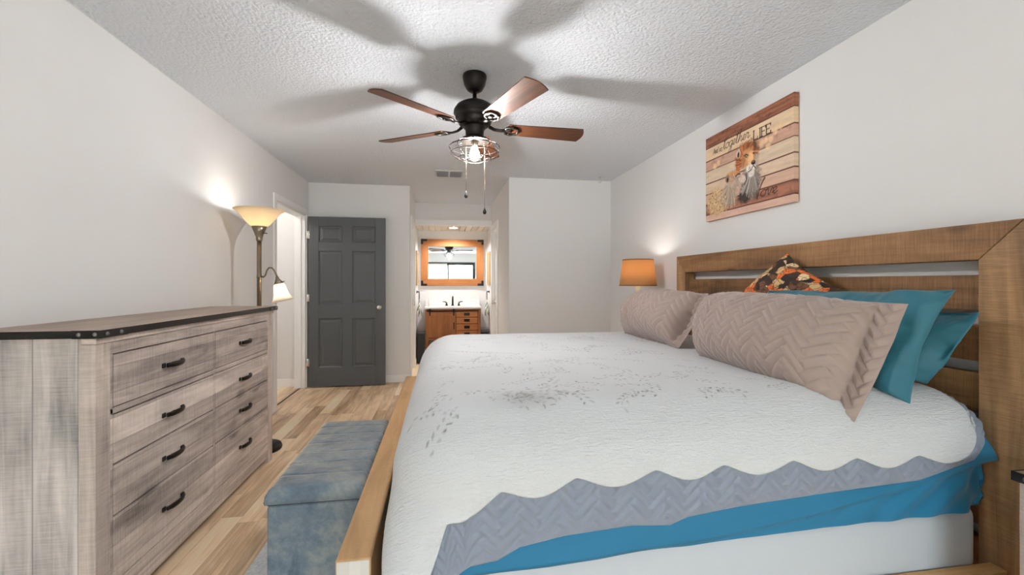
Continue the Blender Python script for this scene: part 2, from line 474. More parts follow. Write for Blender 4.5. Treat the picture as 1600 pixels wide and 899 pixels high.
# doorway trims (casing + jamb) as structure
def casing(name, xf, sgn, gy0, gy1, gz, wid=0.065, thick=0.12):
    b = MB(); x0, x1 = (xf, xf + sgn * 0.016); lo, hi = min(x0, x1), max(x0, x1)
    b.box((lo, gy0 - wid, 0), (hi, gy0, gz + wid), 0.004)
    b.box((lo, gy1, 0), (hi, gy1 + wid, gz + wid), 0.004)
    b.box((lo, gy0, gz), (hi, gy1, gz + wid), 0.004)
    j0, j1 = (xf - sgn * thick, xf); jl, jh = min(j0, j1), max(j0, j1)
    b.box((jl, gy0, 0), (jh, gy0 + 0.018, gz), 0.001); b.box((jl, gy1 - 0.018, 0), (jh, gy1, gz), 0.001)
    b.box((jl, gy0 + 0.018, gz - 0.018), (jh, gy1 - 0.018, gz), 0.001)
    sm = (jl + jh) / 2
    b.box((sm - 0.018, gy0 + 0.018, 0), (sm + 0.018, gy0 + 0.03, gz - 0.018), 0.001); b.box((sm - 0.018, gy1 - 0.03, 0), (sm + 0.018, gy1 - 0.018, gz - 0.018), 0.001)
    return struct(b.obj(name, M['trim']))
casing('trim_1', XL, 1, OY0, OY1, OZ)
casing('trim_2', AL, 1, 5.72, 6.47, 2.03)
casing('trim_3', AR, -1, 5.94, 6.64, 2.03)
struct(box('trim_4', (AL, YH - 0.012, 2.105), (AR, YH + 0.05, 2.19), M['trim'], bev=0.003))
b = MB(); n = 12; ww = (AR - AL) / n
for k in range(n): b.box((AL + k * ww + 0.006, YH + 0.05, 2.105), (AL + (k + 1) * ww - 0.006, YN, 2.125), 0.003)
b.box((AL, YH + 0.05, 2.125), (AR, YN, 2.135), 0)
struct(b.obj('trim_5', M['soffit']))

def panel_door(name, W, H, T, mat, knob_side):
    """six-panel door, local: x 0..W, y 0..T (front at y=0 facing -y), z 0..H"""
    b = MB(); sw = 0.115 * W / 0.87; cw = 0.11 * W / 0.87
    rails = [(0, 0.225), (0.80, 0.965), (1.60, 1.70), (H - 0.105, H)]
    b.box((0, 0, 0), (sw, T, H), 0.002, 1); b.box((W - sw, 0, 0), (W, T, H), 0.002, 1)
    cx0, cx1 = (W - cw) / 2, (W + cw) / 2
    for z0, z1 in rails: b.box((sw, 0, z0), (W - sw, T, z1), 0.0)
    for (z0, z1) in [(0.225, 0.80), (0.965, 1.60), (1.70, H - 0.105)]:
        b.box((cx0, 0, z0), (cx1, T, z1), 0.0)
        for x0, x1 in ((sw, cx0), (cx1, W - sw)):
            for y, sg in ((0, 1), (T, -1)):
                # sloped moulding then raised field
                def ring(d, yy): return [(x0 + d, yy, z0 + d), (x1 - d, yy, z0 + d), (x1 - d, yy, z1 - d), (x0 + d, yy, z1 - d)]
                R = [ring(0, y), ring(0.012, y + sg * 0.011), ring(0.024, y + sg * 0.011), ring(0.046, y + sg * 0.003)]
                V = [[b.bm.verts.new(p) for p in r] for r in R]
                for A, B in zip(V, V[1:]):
                    for k in range(4): b.bm.faces.new([A[k], A[(k + 1) % 4], B[(k + 1) % 4], B[k]])
                b.bm.faces.new(V[-1])
    o = struct(b.obj(name, mat))
    kx = W - 0.065 if knob_side > 0 else 0.065
    k = MB()
    for sg, y in ((-1, 0), (1, T)):
        k.lathe([(0.030, 0), (0.031, 0.004), (0.014, 0.008), (0.011, 0.028), (0.024, 0.036), (0.028, 0.048), (0.024, 0.060), (0, 0.064)],
                (kx, y, 0.93), 20, 0, M4=Matrix.Rotation(PI / 2 * (1 if sg < 0 else -1), 4, 'X'))
    k.obj('door_knob', M['chrome'], o)
    return o
d = panel_door('door_1', 0.872, 2.0, 0.036, M['door'], 1)
d.location = (-1.548, 5.405, 0.012)
for z in (0.24, 1.0, 1.74):
    h = MB(); h.box((-0.019, -0.004, z), (0.012, 0.002, z + 0.09), 0.001); h.tube([(-0.004, -0.006, z), (-0.004, -0.006, z + 0.09)], 0.006, 8)
    h.obj('hinge', M['chrome'], d)
d = panel_door('door_2', 0.70, 2.0, 0.036, M['white'], 1); d.rotation_euler = (0, 0, PI / 2); d.location = (AR + 0.085, 5.96, 0.008); d.scale.x = 0.66 / 0.70
d = panel_door('door_3', 0.70, 2.0, 0.036, M['white'], 1); d.rotation_euler = (0, 0, PI / 2); d.location = (AL - 0.045, 5.74, 0.008); d.scale.x = 0.71 / 0.70

# sliding glass door behind the camera, where the daylight comes in
b = MB()
for lo, hi in (((-0.75, 0, 0), (-0.70, 0.10, 2.08)), ((1.30, 0, 0), (1.35, 0.10, 2.08)), ((-0.70, 0, 2.03), (1.30, 0.10, 2.08)), ((-0.70, 0, 0), (1.30, 0.10, 0.03))):
    b.box(lo, hi, 0.003)
wn = struct(b.obj('window_1', M['black'])); wn.location = (0, REAR - 0.11, 0)
for x0, x1, y0, mt in ((-0.70, 0.27, 0.015, 'white'), (0.21, 1.30, 0.055, 'black')):
    s_ = MB(); fw = 0.055
    s_.box((x0, y0, 0.03), (x0 + fw, y0 + 0.035, 2.03), 0.003); s_.box((x1 - fw, y0, 0.03), (x1, y0 + 0.035, 2.03), 0.003)
    s_.box((x0 + fw, y0, 1.965), (x1 - fw, y0 + 0.035, 2.03), 0.003); s_.box((x0 + fw, y0, 0.03), (x1 - fw, y0 + 0.035, 0.12), 0.003)
    so = s_.obj('window_sash', M[mt], wn)
    MB().box((x0 + fw, y0 + 0.015, 0.12), (x1 - fw, y0 + 0.021, 1.965)).obj('window_pane', M['glass'], so)
# patio outside
struct(box('ground_patio', (-6, -9, -0.14), (7, REAR - 0.12, -0.04), NT('patio_concrete', 0.9, base=(0.5, 0.5, 0.5, 1)).m, bev=0))
t = NT('tan_fence', 0.8); fx = t.sep(t.coord())[0]
t.base(t.ramp(t.white(t.comb(t.math('FLOOR', t.math('DIVIDE', fx, 0.14)), 1., 1.)), [(0, (0.17, 0.16, 0.11, 1)), (1, (0.24, 0.23, 0.17, 1))])); 
struct(box('wall_patio_fence', (-6, -8.1, -0.04), (7, -8.0, 2.7), t.m, bev=0))
b = MB(); b.box((-0.07, -0.07, -1.6), (0.07, 0.07, 1.6), 0.01, rot=Matrix.Rotation(math.radians(62), 4, 'Y'))
bo = struct(b.obj('trim_6', M['trim'])); bo.location = (1.0, -5.2, 2.15)

struct(box('trim_7', (XL - 0.066, OY0 + 0.03, 0.0), (XL - 0.050, OY1 - 0.03, 0.006), M['threshold'], bev=0.002))

# ceiling register and hook
v_ = thing('ceiling_vent', 'grey two-section air vent on the ceiling before the passage', 'vent', (0.075, 4.82, CZ))
MB().box((-0.155, -0.125, -0.012), (0.155, 0.125, 0), 0.003).obj('frame', M['greymetal'], v_)
for sx in (-1, 1):
    g = MB()
    for k in range(7): g.box((sx * 0.072 - 0.062, -0.10 + k * 0.031, -0.022), (sx * 0.072 + 0.062, -0.088 + k * 0.031, -0.012), 0.002)
    g.obj('louvre', M['ventslat'], v_)
b = MB(); b.lathe([(0, 0), (0.018, 0), (0.018, -0.008), (0.006, -0.012), (0.006, -0.03), (0, -0.032)], (0, 0, 0), 16)
b.tube([(0, 0, -0.03), (0.014, 0, -0.04), (0.016, 0, -0.055), (0.0, 0, -0.066), (-0.014, 0, -0.055)], 0.0035, 8)
o = b.obj('ceiling_hook', M['chrome']); o.location = (1.774, 4.745, CZ); tag(o, 'small metal hook screwed into the ceiling near the back corner', 'hook')

# ------------------------------------------------------------------ bed frame
bed = thing('slatted_bed', 'rough-sawn pine bed frame with slatted headboard and thick footboard rail', 'bed frame', (0.8, 2.2, 0))
BX, BY = 0.8, 2.2
def bpart(name, lo, hi, mat, bev=0.004):
    return box(name, (lo[0] - BX, lo[1] - BY, lo[2]), (hi[0] - BX, hi[1] - BY, hi[2]), mat, bed, bev)
HX0, HX1 = 1.88, 1.96
HY0, HY1 = 1.14, 3.28
PW = 0.125
# posts: the near one is cut to a mitre
b = MB(); b.prism([(HY0 - BY, 0), (HY0 + PW - BY, 0), (HY0 + PW - BY, 1.315), (HY0 - BY, 1.445)], 'x', HX0 - BX, HX1 - BX, 0.003); b.obj('headboard_post', M['bed_v'], bed)
b = MB(); b.prism([(HY1 - PW - BY, 0), (HY1 - BY, 0), (HY1 - BY, 1.445), (HY1 - PW - BY, 1.315)], 'x', HX0 - BX, HX1 - BX, 0.003); b.obj('headboard_post', M['bed_v'], bed)
b = MB(); b.prism([(HY0 + 0.001 - BY, 1.446), (HY0 + PW - BY, 1.316), (HY1 - PW - BY, 1.316), (HY1 - 0.001 - BY, 1.446)], 'x', HX0 - BX, HX1 - BX, 0.003); b.obj('headboard_top_rail', M['bed_h'], bed)
for z0, z1 in ((1.135, 1.263), (0.950, 1.082), (0.765, 0.908), (0.56, 0.72), (0.36, 0.51), (0.12, 0.315)):
    bpart('headboard_slat', (HX0 + 0.035, HY0 + PW, z0), (HX1 - 0.01, HY1 - PW, z1), M['bed_h'], 0.003)
FX0, FX1, FY0, FY1, FZ = -0.287, -0.193, 1.240, 3.60, 0.48
b = MB(); b.box((FX0 - BX, FY0 - BY, 0.335), (FX1 - BX, FY1 - BY, FZ), 0.005)
fb = b.obj('footboard_rail', M['bed_foot'], bed)
b = MB(); b.box((FX0 + 0.004 - BX, FY0 - 0.003 - BY, 0.339), (FX1 - 0.004 - BX, FY0 - BY, FZ - 0.004), 0.001)
b.obj('end_cut', M['endgrain'], fb)
for y in (FY0 + 0.01, FY1 - 0.11): bpart('footboard_leg', (FX0 + 0.004, y, 0), (FX1 - 0.004, y + 0.10, 0.335), M['bed_v'])
bpart('footboard_panel', (FX0 + 0.03, FY0 + 0.11, 0.10), (FX1 - 0.03, FY1 - 0.11, 0.335), M['bed_foot'])
bpart('side_rail', (FX1, 1.182, 0.115), (1.88, 1.230, 0.265), M['bed_x'])
bpart('side_rail', (FX1, 3.215, 0.115), (1.88, 3.260, 0.265), M['bed_x'])
bpart('centre_support', (FX1, 2.15, 0.10), (1.88, 2.25, 0.20), M['bed_x'])
for x in (0.2, 1.2): bpart('support_leg', (x, 2.16, 0), (x + 0.08, 2.24, 0.10), M['bed_x'])
for x in np.linspace(-0.1, 1.7, 10): bpart('bed_slat', (x, 1.235, 0.20), (x + 0.08, 3.21, 0.218), M['bed_x'], 0.002)

# box spring
M['boxspring'] = fabric('pale_blue_grey_ticking', (0.53, 0.57, 0.62, 1), scale=500, bump=0.12)
nx, nz = 120, 24
b = MB(); b.box((-0.06, 1.236, 0.219), (1.848, 3.205, 0.462), 0.045, 5)
for f_ in b.bm.faces: f_.smooth = True
bsp = b.obj('box_spring', M['boxspring']); tag(bsp, 'pale blue grey fabric box spring under the teal mattress sheet', 'box spring')

# ---- draped bedding -----------------------------------------------------------
ZT, RR = 0.847, 0.20
FXF, YN_, YF_ = 0.075, 1.405, 3.02          # where the flat top ends at the foot, near side and far side
def b_of_z(z, off=0.0):
    D = ZT + off - z; r = RR + off
    return np.where(D < r, r * np.arccos(np.clip(1 - D / r, -1, 1)), r * PI / 2 + (D - r))
def drape(X, Bn, off, flare=0.10, wob=0.0, seed=1):
    """X: unfolded length coordinate (values below FXF lie over the foot edge); Bn: >0 past the near edge, <0 flat (distance), arrays"""
    a = np.maximum(FXF - X, 0)
    y = np.where(Bn > 0, YN_, YN_ - Bn)
    far = np.maximum(y - YF_, 0)
    bb_ = np.where(Bn > 0, Bn, 0)
    L = np.hypot(np.hypot(a, bb_), far) + 1e-9
    r = RR + off
    th = np.clip(L / r, 0, PI / 2)
    h = r * np.sin(th); d = r * (1 - np.cos(th)) + np.maximum(L - r * PI / 2, 0)
    sin2 = 2 * (a / L) * (np.maximum(bb_, far) / L)
    h = h + np.maximum(L - r * PI / 2, 0) * (flare * sin2 + 0.02) + wob * np.maximum(L - r * 1.1, 0) * (vn(X * 6, np.zeros_like(X), seed) - 0.4)
    px = np.where(a > 0, FXF - h * a / L, X)
    py = np.where(Bn > 0, YN_ - h * bb_ / L, np.where(far > 0, YF_ + h * far / L, y))
    soft = 0.010 * (fbm(px * 3 + 9, py * 3, 5) - 0.5) - 0.022 * smooth(1.25, 1.8, px)
    pz = ZT + off - d + soft * np.clip(1 - L / 0.3, 0, 1)
    return np.stack([px, py, pz], -1)
def hem(tab, x):
    t_ = np.array(tab); return np.interp(x, t_[:, 0], t_[:, 1])
def cloth(name, xs, zhem, off, mat, label, cat, nflat=60, nnear=60, farb=0.28, flare=0.1, wob=0.0, puff=None, attr=None, solid=0.004, headcurve=0.0, seed=1, foot_b=None, tip=0.0):
    B = foot_b(xs, b_of_z(zhem, off)) if foot_b else b_of_z(zhem, off)
    nfar = 14
    rows = []
    for k in range(nfar): rows.append(np.full_like(xs, -(YF_ - YN_) - farb * (1 - k / nfar)))
    for k in range(nflat): rows.append(np.full_like(xs, -(YF_ - YN_) * (1 - k / nflat)))
    for k in range(nnear + 1): rows.append(B * k / nnear + 1e-6)
    Bn = np.array(rows); X = np.broadcast_to(xs, Bn.shape).copy()
    if headcurve:
        f_ = smooth(1.2, xs.max(), X); X = X + f_ * headcurve * (smooth(0.05, 0.33, np.maximum(Bn, 0)) - 0.5) - f_ * 0.03 * smooth(0.6, 1.0, Bn / np.maximum(B, 1e-3)) ** 2
    if tip: X = X + tip * smooth(1.3, xs.max(), X) * smooth(0.16, 0.40, np.maximum(Bn, 0))
    P = drape(X, Bn, off, flare, wob, seed)
    if puff is not None:
        H = puff(X, Bn) * smooth(0.0, 0.05, np.abs(B[None, :] - Bn)) ** 0.5
        du = np.gradient(P, axis=1); dv = np.gradient(P, axis=0)
        N = np.cross(du, dv); N /= np.linalg.norm(N, axis=-1, keepdims=True) + 1e-12
        N *= np.sign((N * np.array([0.0, -0.3, 1.0])).sum(-1, keepdims=True)); P = P + N * H[..., None]
    o = grid_mesh(name, P, mat, attrs={k: fn(X, Bn, P) for k, fn in (attr or {}).items()}, solid=solid)
    # make sure normals point outward (up)
    if o.data.polygons[len(o.data.polygons) // 3].normal.z < 0: o.data.flip_normals()
    tag(o, label, cat)
    return o

TEAL = (0.006, 0.155, 0.30, 1)
M['teal'] = fabric('teal_cotton', TEAL, rough=0.62, scale=700, bump=0.06, sheen=0.15)
M['teal2'] = fabric('teal_cotton_case', (0.016, 0.135, 0.19, 1), rough=0.6, scale=700, bump=0.06, sheen=0.15)
# mattress wearing its fitted sheet
xs = np.concatenate([np.linspace(1.845, FXF, 150), np.linspace(FXF - 0.01, FXF - 0.62, 40)])
def mat_puff(X, B):
    q = np.maximum(B, 0)
    s_ = smooth(0.22, 0.42, q)
    return s_ * (0.010 * (fbm(X * 5 - q * 9, q * 9 + X * 3, 3) - 0.5) + 0.007 * np.sin((X * 1.2 + q * 1.7) * 34 + 6 * vn(X * 3, q * 3, 2)) * smooth(1.0, 1.6, X) * 0.7) - 0.035 * smooth(0.50, 0.66, q)
# head end of the mattress turns down to the box spring as well
P_rows = []
zb = 0.462 - 0.028 * np.clip((1.3 - np.maximum(xs, -0.1)) / 1.2, 0, 1)
Bm = b_of_z(zb)
B0 = np.concatenate([-(YF_ - YN_) - np.linspace(0.50, 0.02, 16), -(YF_ - YN_) * np.linspace(1, 0.02, 50)])
Bn = np.vstack([np.repeat(B0[:, None], len(xs), 1), np.linspace(0, 1, 60)[:, None] * Bm[None, :] + 1e-6])
X = np.broadcast_to(xs, Bn.shape).copy()
P = drape(X, Bn, 0.0, 0.0)
H = mat_puff(X, Bn)
P[..., 1] -= np.where(Bn > 0, H, 0)
# rounded head corner: pull the last columns in where the side hangs
hc = smooth(1.68, 1.83, X); P[..., 0] -= hc * 0.02 * smooth(0.15, 0.6, np.maximum(Bn, 0)); P[..., 1] += np.where(Bn > 0.1, 0.03 * hc ** 3, 0)
# close the head end
end = P[:, 0].copy(); endc = end.copy(); endc[:, 2] = np.minimum(endc[:, 2], 0.47); endc[:, 0] = 1.82
mid = (end + endc) / 2; mid[:, 0] = np.minimum(end[:, 0] + 0.02, 1.872)
P = np.concatenate([endc[:, None], mid[:, None], P], 1)
P[..., 2] = np.maximum(P[..., 2], 0.43)
mt = grid_mesh('mattress', P, M['teal'])
if mt.data.polygons[len(mt.data.polygons) // 3].normal.z < 0: mt.data.flip_normals()
tag(mt, 'thick mattress in a wrinkled teal fitted sheet on the pale box spring', 'mattress')

# flat teal sheet
xs = np.concatenate([np.linspace(1.80, FXF, 230), np.linspace(FXF - 0.01, FXF - 0.40, 40)])
fh = [(-0.5, 0.42), (0.0, 0.425), (0.3, 0.432), (0.8, 0.458), (1.1, 0.495), (1.4, 0.545), (1.6, 0.585), (1.75, 0.625), (1.87, 0.640)]
fz = hem(fh, xs) + 0.006 * (vn(xs * 7, xs * 0, 4) - 0.5)
cloth('flat_sheet', xs, fz, 0.004, M['teal'], 'teal flat sheet hanging below the grey coverlet along the bed side', 'sheet', 40, 50, wob=0.0, seed=4, tip=0.085,
      puff=lambda X, B: 0.016 * smooth(0.40, 0.52, B) * (fbm(X * 3.5 - B * 4, B * 5 + X * 2, 8) - 0.40), solid=0.002)

# grey herringbone coverlet
M['coverlet'] = fabric('slate_grey_quilted_microfibre', (0.215, 0.245, 0.31, 1), rough=0.6, scale=400, bump=0.05, sheen=0.3)
xs = np.concatenate([np.linspace(1.825, FXF, 360), np.linspace(FXF - 0.006, FXF - 0.46, 90)])
gh = [(-0.5, 0.40), (-0.06, 0.445), (0.02, 0.455), (0.094, 0.463), (0.15, 0.470), (0.212, 0.500), (0.34, 0.520), (0.539, 0.531), (0.66, 0.522), (0.719, 0.541), (0.883, 0.558), (1.198, 0.576), (1.431, 0.586), (1.545, 0.590), (1.663, 0.617), (1.77, 0.642), (1.803, 0.672), (1.83, 0.70)]
gz = hem(gh, xs)
cloth('grey_coverlet', xs, gz, 0.013, M['coverlet'], 'slate grey herringbone quilted coverlet showing below the white quilt hem', 'bedspread', 24, 130, wob=0.0, flare=0.20, seed=6,
      puff=lambda X, B: 0.0085 * herring(X, B, 0.026, 3) * (B > -0.1) + 0.010 * (fbm(X * 5, B * 6, 12) - 0.5) * smooth(0.25, 0.45, B), solid=0.005, headcurve=0.03)

# white quilt with a scalloped hem and a grey leaf print
t = NT('white_printed_quilt', 0.85, Sheen_Weight=0.15); v = t.coord(); x = t.sep(v)
pr = t.attr('print'); 
t.base(t.mix(pr[2], (0.625, 0.635, 0.655, 1), (0.20, 0.19, 0.18, 1)))
ch = t.noise(t.comb(t.math('MULTIPLY', x[0], 26.), t.math('MULTIPLY', t.math('ADD', x[1], x[2]), 120.), 0.0), 1.0, 3, 0.6, 0.8)
ch2 = t.noise(v, 140, 2)
t.bump(t.math('ADD', ch, t.math('MULTIPLY', ch2, 0.5)), 0.7, 0.008); M['quilt'] = t.m
cus = [(-0.034, 0.602), (0.16, 0.663), (0.374, 0.684), (0.613, 0.690), (0.83, 0.690), (1.065, 0.688), (1.29, 0.682), (1.53, 0.676), (1.79, 0.68)]
def white_hem(x):
    c = np.array(cus); z = np.interp(x, c[:, 0], c[:, 1])
    i = np.clip(np.searchsorted(c[:, 0], x) - 1, 0, len(c) - 2)
    f_ = np.clip((x - c[i, 0]) / (c[i + 1, 0] - c[i, 0]), 0, 1)
    return z - 0.034 * np.sin(PI * f_) ** 1.35
xs = np.concatenate([np.linspace(1.795, FXF, 450), np.linspace(FXF - 0.006, FXF - 0.46, 90)])
wz = white_hem(np.maximum(xs, -0.034))
def wfoot(xs, B):
    a = np.maximum(FXF - xs, 0)
    zz = np.interp(a, [0.0, 0.06, 0.11, 0.17, 0.24, 0.32, 0.46], [0, 0, 0.0, 0.06, 0.115, 0.13, 0.10])
    # rounded head-side corner
    hd = np.sqrt(np.clip(1 - ((np.maximum(xs - 1.72, 0)) / 0.076) ** 2, 0, 1))
    return (B + zz) * (0.72 + 0.28 * hd)
# print: sprigs of small leaves along winding stems, baked as one value per point
rng = random.Random(11)
leaves = []
def vine(x, y, ang, n, turn):
    for k in range(n):
        x += 0.021 * math.cos(ang); y += 0.021 * math.sin(ang); ang += turn + rng.uniform(-0.25, 0.25)
        for sgn in (-1, 1):
            if rng.random() < 0.62: leaves.append((x + 0.014 * math.cos(ang + sgn * 1.2), y + 0.014 * math.sin(ang + sgn * 1.2), ang + sgn * 0.7, rng.uniform(0.008, 0.0125), rng.uniform(0.0034, 0.0048), rng.uniform(0.35, 1.0)))
        if rng.random() < 0.5: leaves.append((x, y, ang, 0.012, 0.0018, 0.5))
for k in range(64):
    vine(rng.uniform(-0.10, 1.25), rng.uniform(1.45, 3.0), rng.uniform(0, 2 * PI), rng.randint(6, 14), rng.uniform(-0.24, 0.24))
for k in range(16): vine(rng.uniform(-0.10, 1.15), rng.uniform(1.33, 1.48), rng.uniform(-0.5, 0.5) + rng.choice((0, PI)), rng.randint(5, 9), rng.uniform(-0.22, 0.22))
vine(-0.06, 1.24, 0.3, 5, 0.1)
for k in range(70):
    leaves.append((0.27 + rng.gauss(0, 0.055), 1.36 + rng.gauss(0, 0.028), rng.uniform(0, 6.3), rng.uniform(0.008, 0.013), rng.uniform(0.0035, 0.005), rng.uniform(0.4, 0.9)))
def leafprint(X, B, P):
    px, py = P[..., 0], P[..., 1]; out = np.zeros(px.shape)
    xs_ = px[len(px) // 2]
    for lx, ly, an, l, w_, s_ in leaves:
        m = np.where((np.abs(px - lx) < l * 1.1) & (np.abs(py - ly) < l * 1.1))
        if not len(m[0]): continue
        dx, dy = px[m] - lx, py[m] - ly
        a_ = (dx * math.cos(an) + dy * math.sin(an)) / l; b_ = (-dx * math.sin(an) + dy * math.cos(an)) / w_
        q = np.abs(b_) - (1 - a_ * a_)
        out[m] = np.maximum(out[m], s_ * np.clip(-q * 2.6, 0, 1))
    haze = np.exp(-(((px - 0.27) / 0.085) ** 2 + ((py - 1.36) / 0.05) ** 2)) * 0.42 * (0.5 + fbm(px * 30, py * 30, 3))
    return np.clip(np.maximum(out, haze), 0, 1)
cloth('white_quilt', xs, wz, 0.027, M['quilt'], 'white leaf-printed quilt with scalloped hem spread over the bed', 'quilt', 400, 80, wob=0.03, flare=0.32, seed=2,
      puff=lambda X, B: 0.0022 * (fbm(X * 14, B * 50, 31, 3) - 0.5) + 0.006 * (fbm(X * 4, B * 4, 21) - 0.5), attr={'print': leafprint}, solid=0.006, headcurve=0.02, foot_b=wfoot)

# ------------------------------------------------------------------ pillows
def pillow(name, bl, br, tr, tl, T, mat, label, cat, group=None, nu=90, nv=70, pinch=0.06, p=2.2, flange=0.0, puff=None, wr=0.008, seed=0, wf=4.0, skew=0.0, belly=0.0, fl_right=None, rnd=(0.0, 0.0)):
    bl, br, tr, tl = [np.array(q, float) for q in (bl, br, tr, tl)]
    C = (bl + br + tr + tl) / 4
    Wd = (np.linalg.norm(br - bl) + np.linalg.norm(tr - tl)) / 2; Hd = (np.linalg.norm(tl - bl) + np.linalg.norm(tr - br)) / 2
    eu, ev = 1 - 2 * flange / Wd, 1 - 2 * flange / Hd
    def axis(n, e):
        q = np.linspace(-1, 1, n); return np.sign(q) * (1 - (1 - np.abs(q)) ** 1.25)
    s, t_ = np.meshgrid(axis(nu, eu), axis(nv, ev)); sA = s
    if rnd != (0.0, 0.0):
        kk = np.where(s < 0, rnd[0], rnd[1]); s0 = s; s = s * np.sqrt(1 - kk * t_ ** 4 * 0.5); t_ = t_ * np.sqrt(1 - kk * s0 ** 4 * 0.5) if False else t_
    s_in = s
    sp = s * (1 - pinch * (1 - t_ ** 2)); tp = t_ * (1 - pinch * 1.1 * (1 - s ** 2))
    u, v_ = (sp + 1) / 2, (tp + 1) / 2
    P = ((1 - u) * (1 - v_))[..., None] * bl + (u * (1 - v_))[..., None] * br + (u * v_)[..., None] * tr + ((1 - u) * v_)[..., None] * tl
    n = np.cross(br - bl, tl - bl) + np.cross(tr - tl, tr - br); n /= np.linalg.norm(n)
    if n[0] > 0: n = -n
    s = sA
    er = 1 - 2 * (fl_right if fl_right is not None else flange) / Wd
    ss, tt = np.clip(np.abs(s) / np.where(s > 0, er, eu), 0, 1), np.clip(np.abs(t_) / ev, 0, 1)
    f_ = np.sqrt((1 - ss ** p) * (1 - tt ** p))
    edge = np.minimum(1, 4 * np.minimum(1 - np.abs(s), 1 - np.abs(t_)) * 4)
    X, Y = u * Wd, v_ * Hd
    wrk = wr * (fbm(X * wf, Y * wf, seed) - 0.5) * 2 + wr * 0.8 * np.sin((X * 0.9 + Y * 0.5) * 30 + 7 * vn(X * 4, Y * 4, seed + 5)) * (1 - f_) ** 2
    # slack folds running in from the corners
    lip = 0.0045 * edge
    out = []
    for sg in (1, -1):
        h = T * (0.68 if sg > 0 else 0.22) * f_ * (1 + belly * (0.5 - v_)) + lip
        h = h + (wrk * np.clip(edge, 0, 1) if sg > 0 else 0)
        if puff is not None and sg > 0: h = h + puff(X, Y) * edge
        Q = P + sg * n * h[..., None]
        Q = Q + n * ((wr * 1.6 * (fbm(X * 5 + 40, Y * 5, seed + 9) - 0.5)) * (1 - f_))[..., None]
        out.append(Q)
    me = bpy.data.meshes.new(name)
    bm = bmesh.new()
    nv_, nu_ = s.shape
    A = [[bm.verts.new(out[0][j, i]) for i in range(nu_)] for j in range(nv_)]
    Bq = [[A[j][i] if i in (0, nu_ - 1) or j in (0, nv_ - 1) else bm.verts.new(out[1][j, i]) for i in range(nu_)] for j in range(nv_)]
    for G, fl in ((A, False), (Bq, True)):
        for j in range(nv_ - 1):
            for i in range(nu_ - 1):
                q = [G[j][i], G[j][i + 1], G[j + 1][i + 1], G[j + 1][i]]
                f = bm.faces.new(q[::-1] if fl else q); f.smooth = True
    bmesh.ops.recalc_face_normals(bm, faces=bm.faces[:])
    bm.to_mesh(me); bm.free(); me.materials.append(mat)
    o = bpy.data.objects.new(name, me); COL.objects.link(o)
    return tag(o, label, cat, group)

M['sham'] = fabric('mauve_brown_quilted_microfibre', (0.34, 0.255, 0.225, 1), rough=0.62, scale=500, bump=0.05, sheen=0.35)
hb = lambda X, Y: 0.0125 * herring(X, Y, 0.030, 3)
pillow('bed_pillow', (1.765, 1.98, 0.870), (1.755, 1.325, 0.862), (1.795, 1.190, 1.135), (1.80, 1.95, 1.12), 0.12, M['teal2'],
       'rumpled teal pillow against the headboard, behind the taller teal pillow', 'pillow', 'teal pillows', 130, 100, 0.04, wr=0.055, seed=31, wf=7, rnd=(0.1, 0.12))
pillow('bed_pillow', (1.585, 2.02, 0.866), (1.575, 1.262, 0.822), (1.680, 1.192, 1.212), (1.685, 2.05, 1.198), 0.15, M['teal2'],
       'smooth teal pillow standing right behind the nearest brown sham', 'pillow', 'teal pillows', 130, 100, 0.045, wr=0.036, seed=17, wf=5)
pillow('bed_pillow', (1.265, 2.02, 0.868), (1.315, 1.215, 0.785), (1.500, 1.195, 1.165), (1.475, 2.21, 1.170), 0.27, M['sham'],
       'mauve brown herringbone quilted sham nearest the camera, with flat flange', 'pillow', 'brown shams', 280, 170, -0.01, p=2.4, flange=0.012, fl_right=0.075, puff=hb, wr=0.009, seed=3, belly=0.25, rnd=(0.16, 0.0))
pillow('bed_pillow', (1.285, 2.98, 0.868), (1.285, 2.20, 0.870), (1.480, 2.235, 1.175), (1.500, 3.05, 1.160), 0.26, M['sham'],
       'mauve brown herringbone quilted sham on the far side, below the orange lamp', 'pillow', 'brown shams', 240, 150, 0.0, p=2.3, flange=0.012, fl_right=0.04, puff=hb, wr=0.016, seed=9, belly=0.35, rnd=(0.3, 0.1))
# camouflage throw pillow
t = NT('autumn_leaf_camouflage', 0.8); v = t.coord()
dv = t.vadd(t.vmul(v, (1, 1, 1)), t.vmul(t.noise(v, 14, 3, out=1), (0.05, 0.05, 0.05)))
c1 = t.voro(t.vmul(dv, (30, 22, 30)), 1.0, out='Color'); sp_ = t.sep(c1)
pal = t.ramp(sp_[0], [(0.0, lin(52, 34, 24)), (0.2, lin(176, 142, 100)), (0.42, lin(96, 62, 40)), (0.55, lin(206, 98, 40)), (0.70, lin(198, 172, 132)), (0.86, lin(38, 26, 20))], 'CONSTANT')
e1 = t.voro(t.vmul(dv, (30, 22, 30)), 1.0, 'DISTANCE_TO_EDGE')
tw = t.voro(t.vadd(t.vmul(dv, (16, 24, 40)), (3, 1, 2)), 1.0, 'DISTANCE_TO_EDGE')
k = t.math('MAXIMUM', t.ramp(e1, [(0, 1), (0.06, 0)]), t.ramp(tw, [(0, 1), (0.07, 0)]))
t.base(t.mix(t.math('MULTIPLY', k, 0.85), pal, lin(36, 24, 20))); M['camo'] = t.m
pillow('throw_pillow', (1.74, 2.10, 0.93), (1.79, 1.69, 1.195), (1.838, 2.085, 1.395), (1.79, 2.46, 1.13), 0.12, M['camo'],
       'orange and brown leaf camouflage throw pillow standing on one corner', 'pillow', None, 60, 60, 0.10, wr=0.008, seed=23, wf=7)

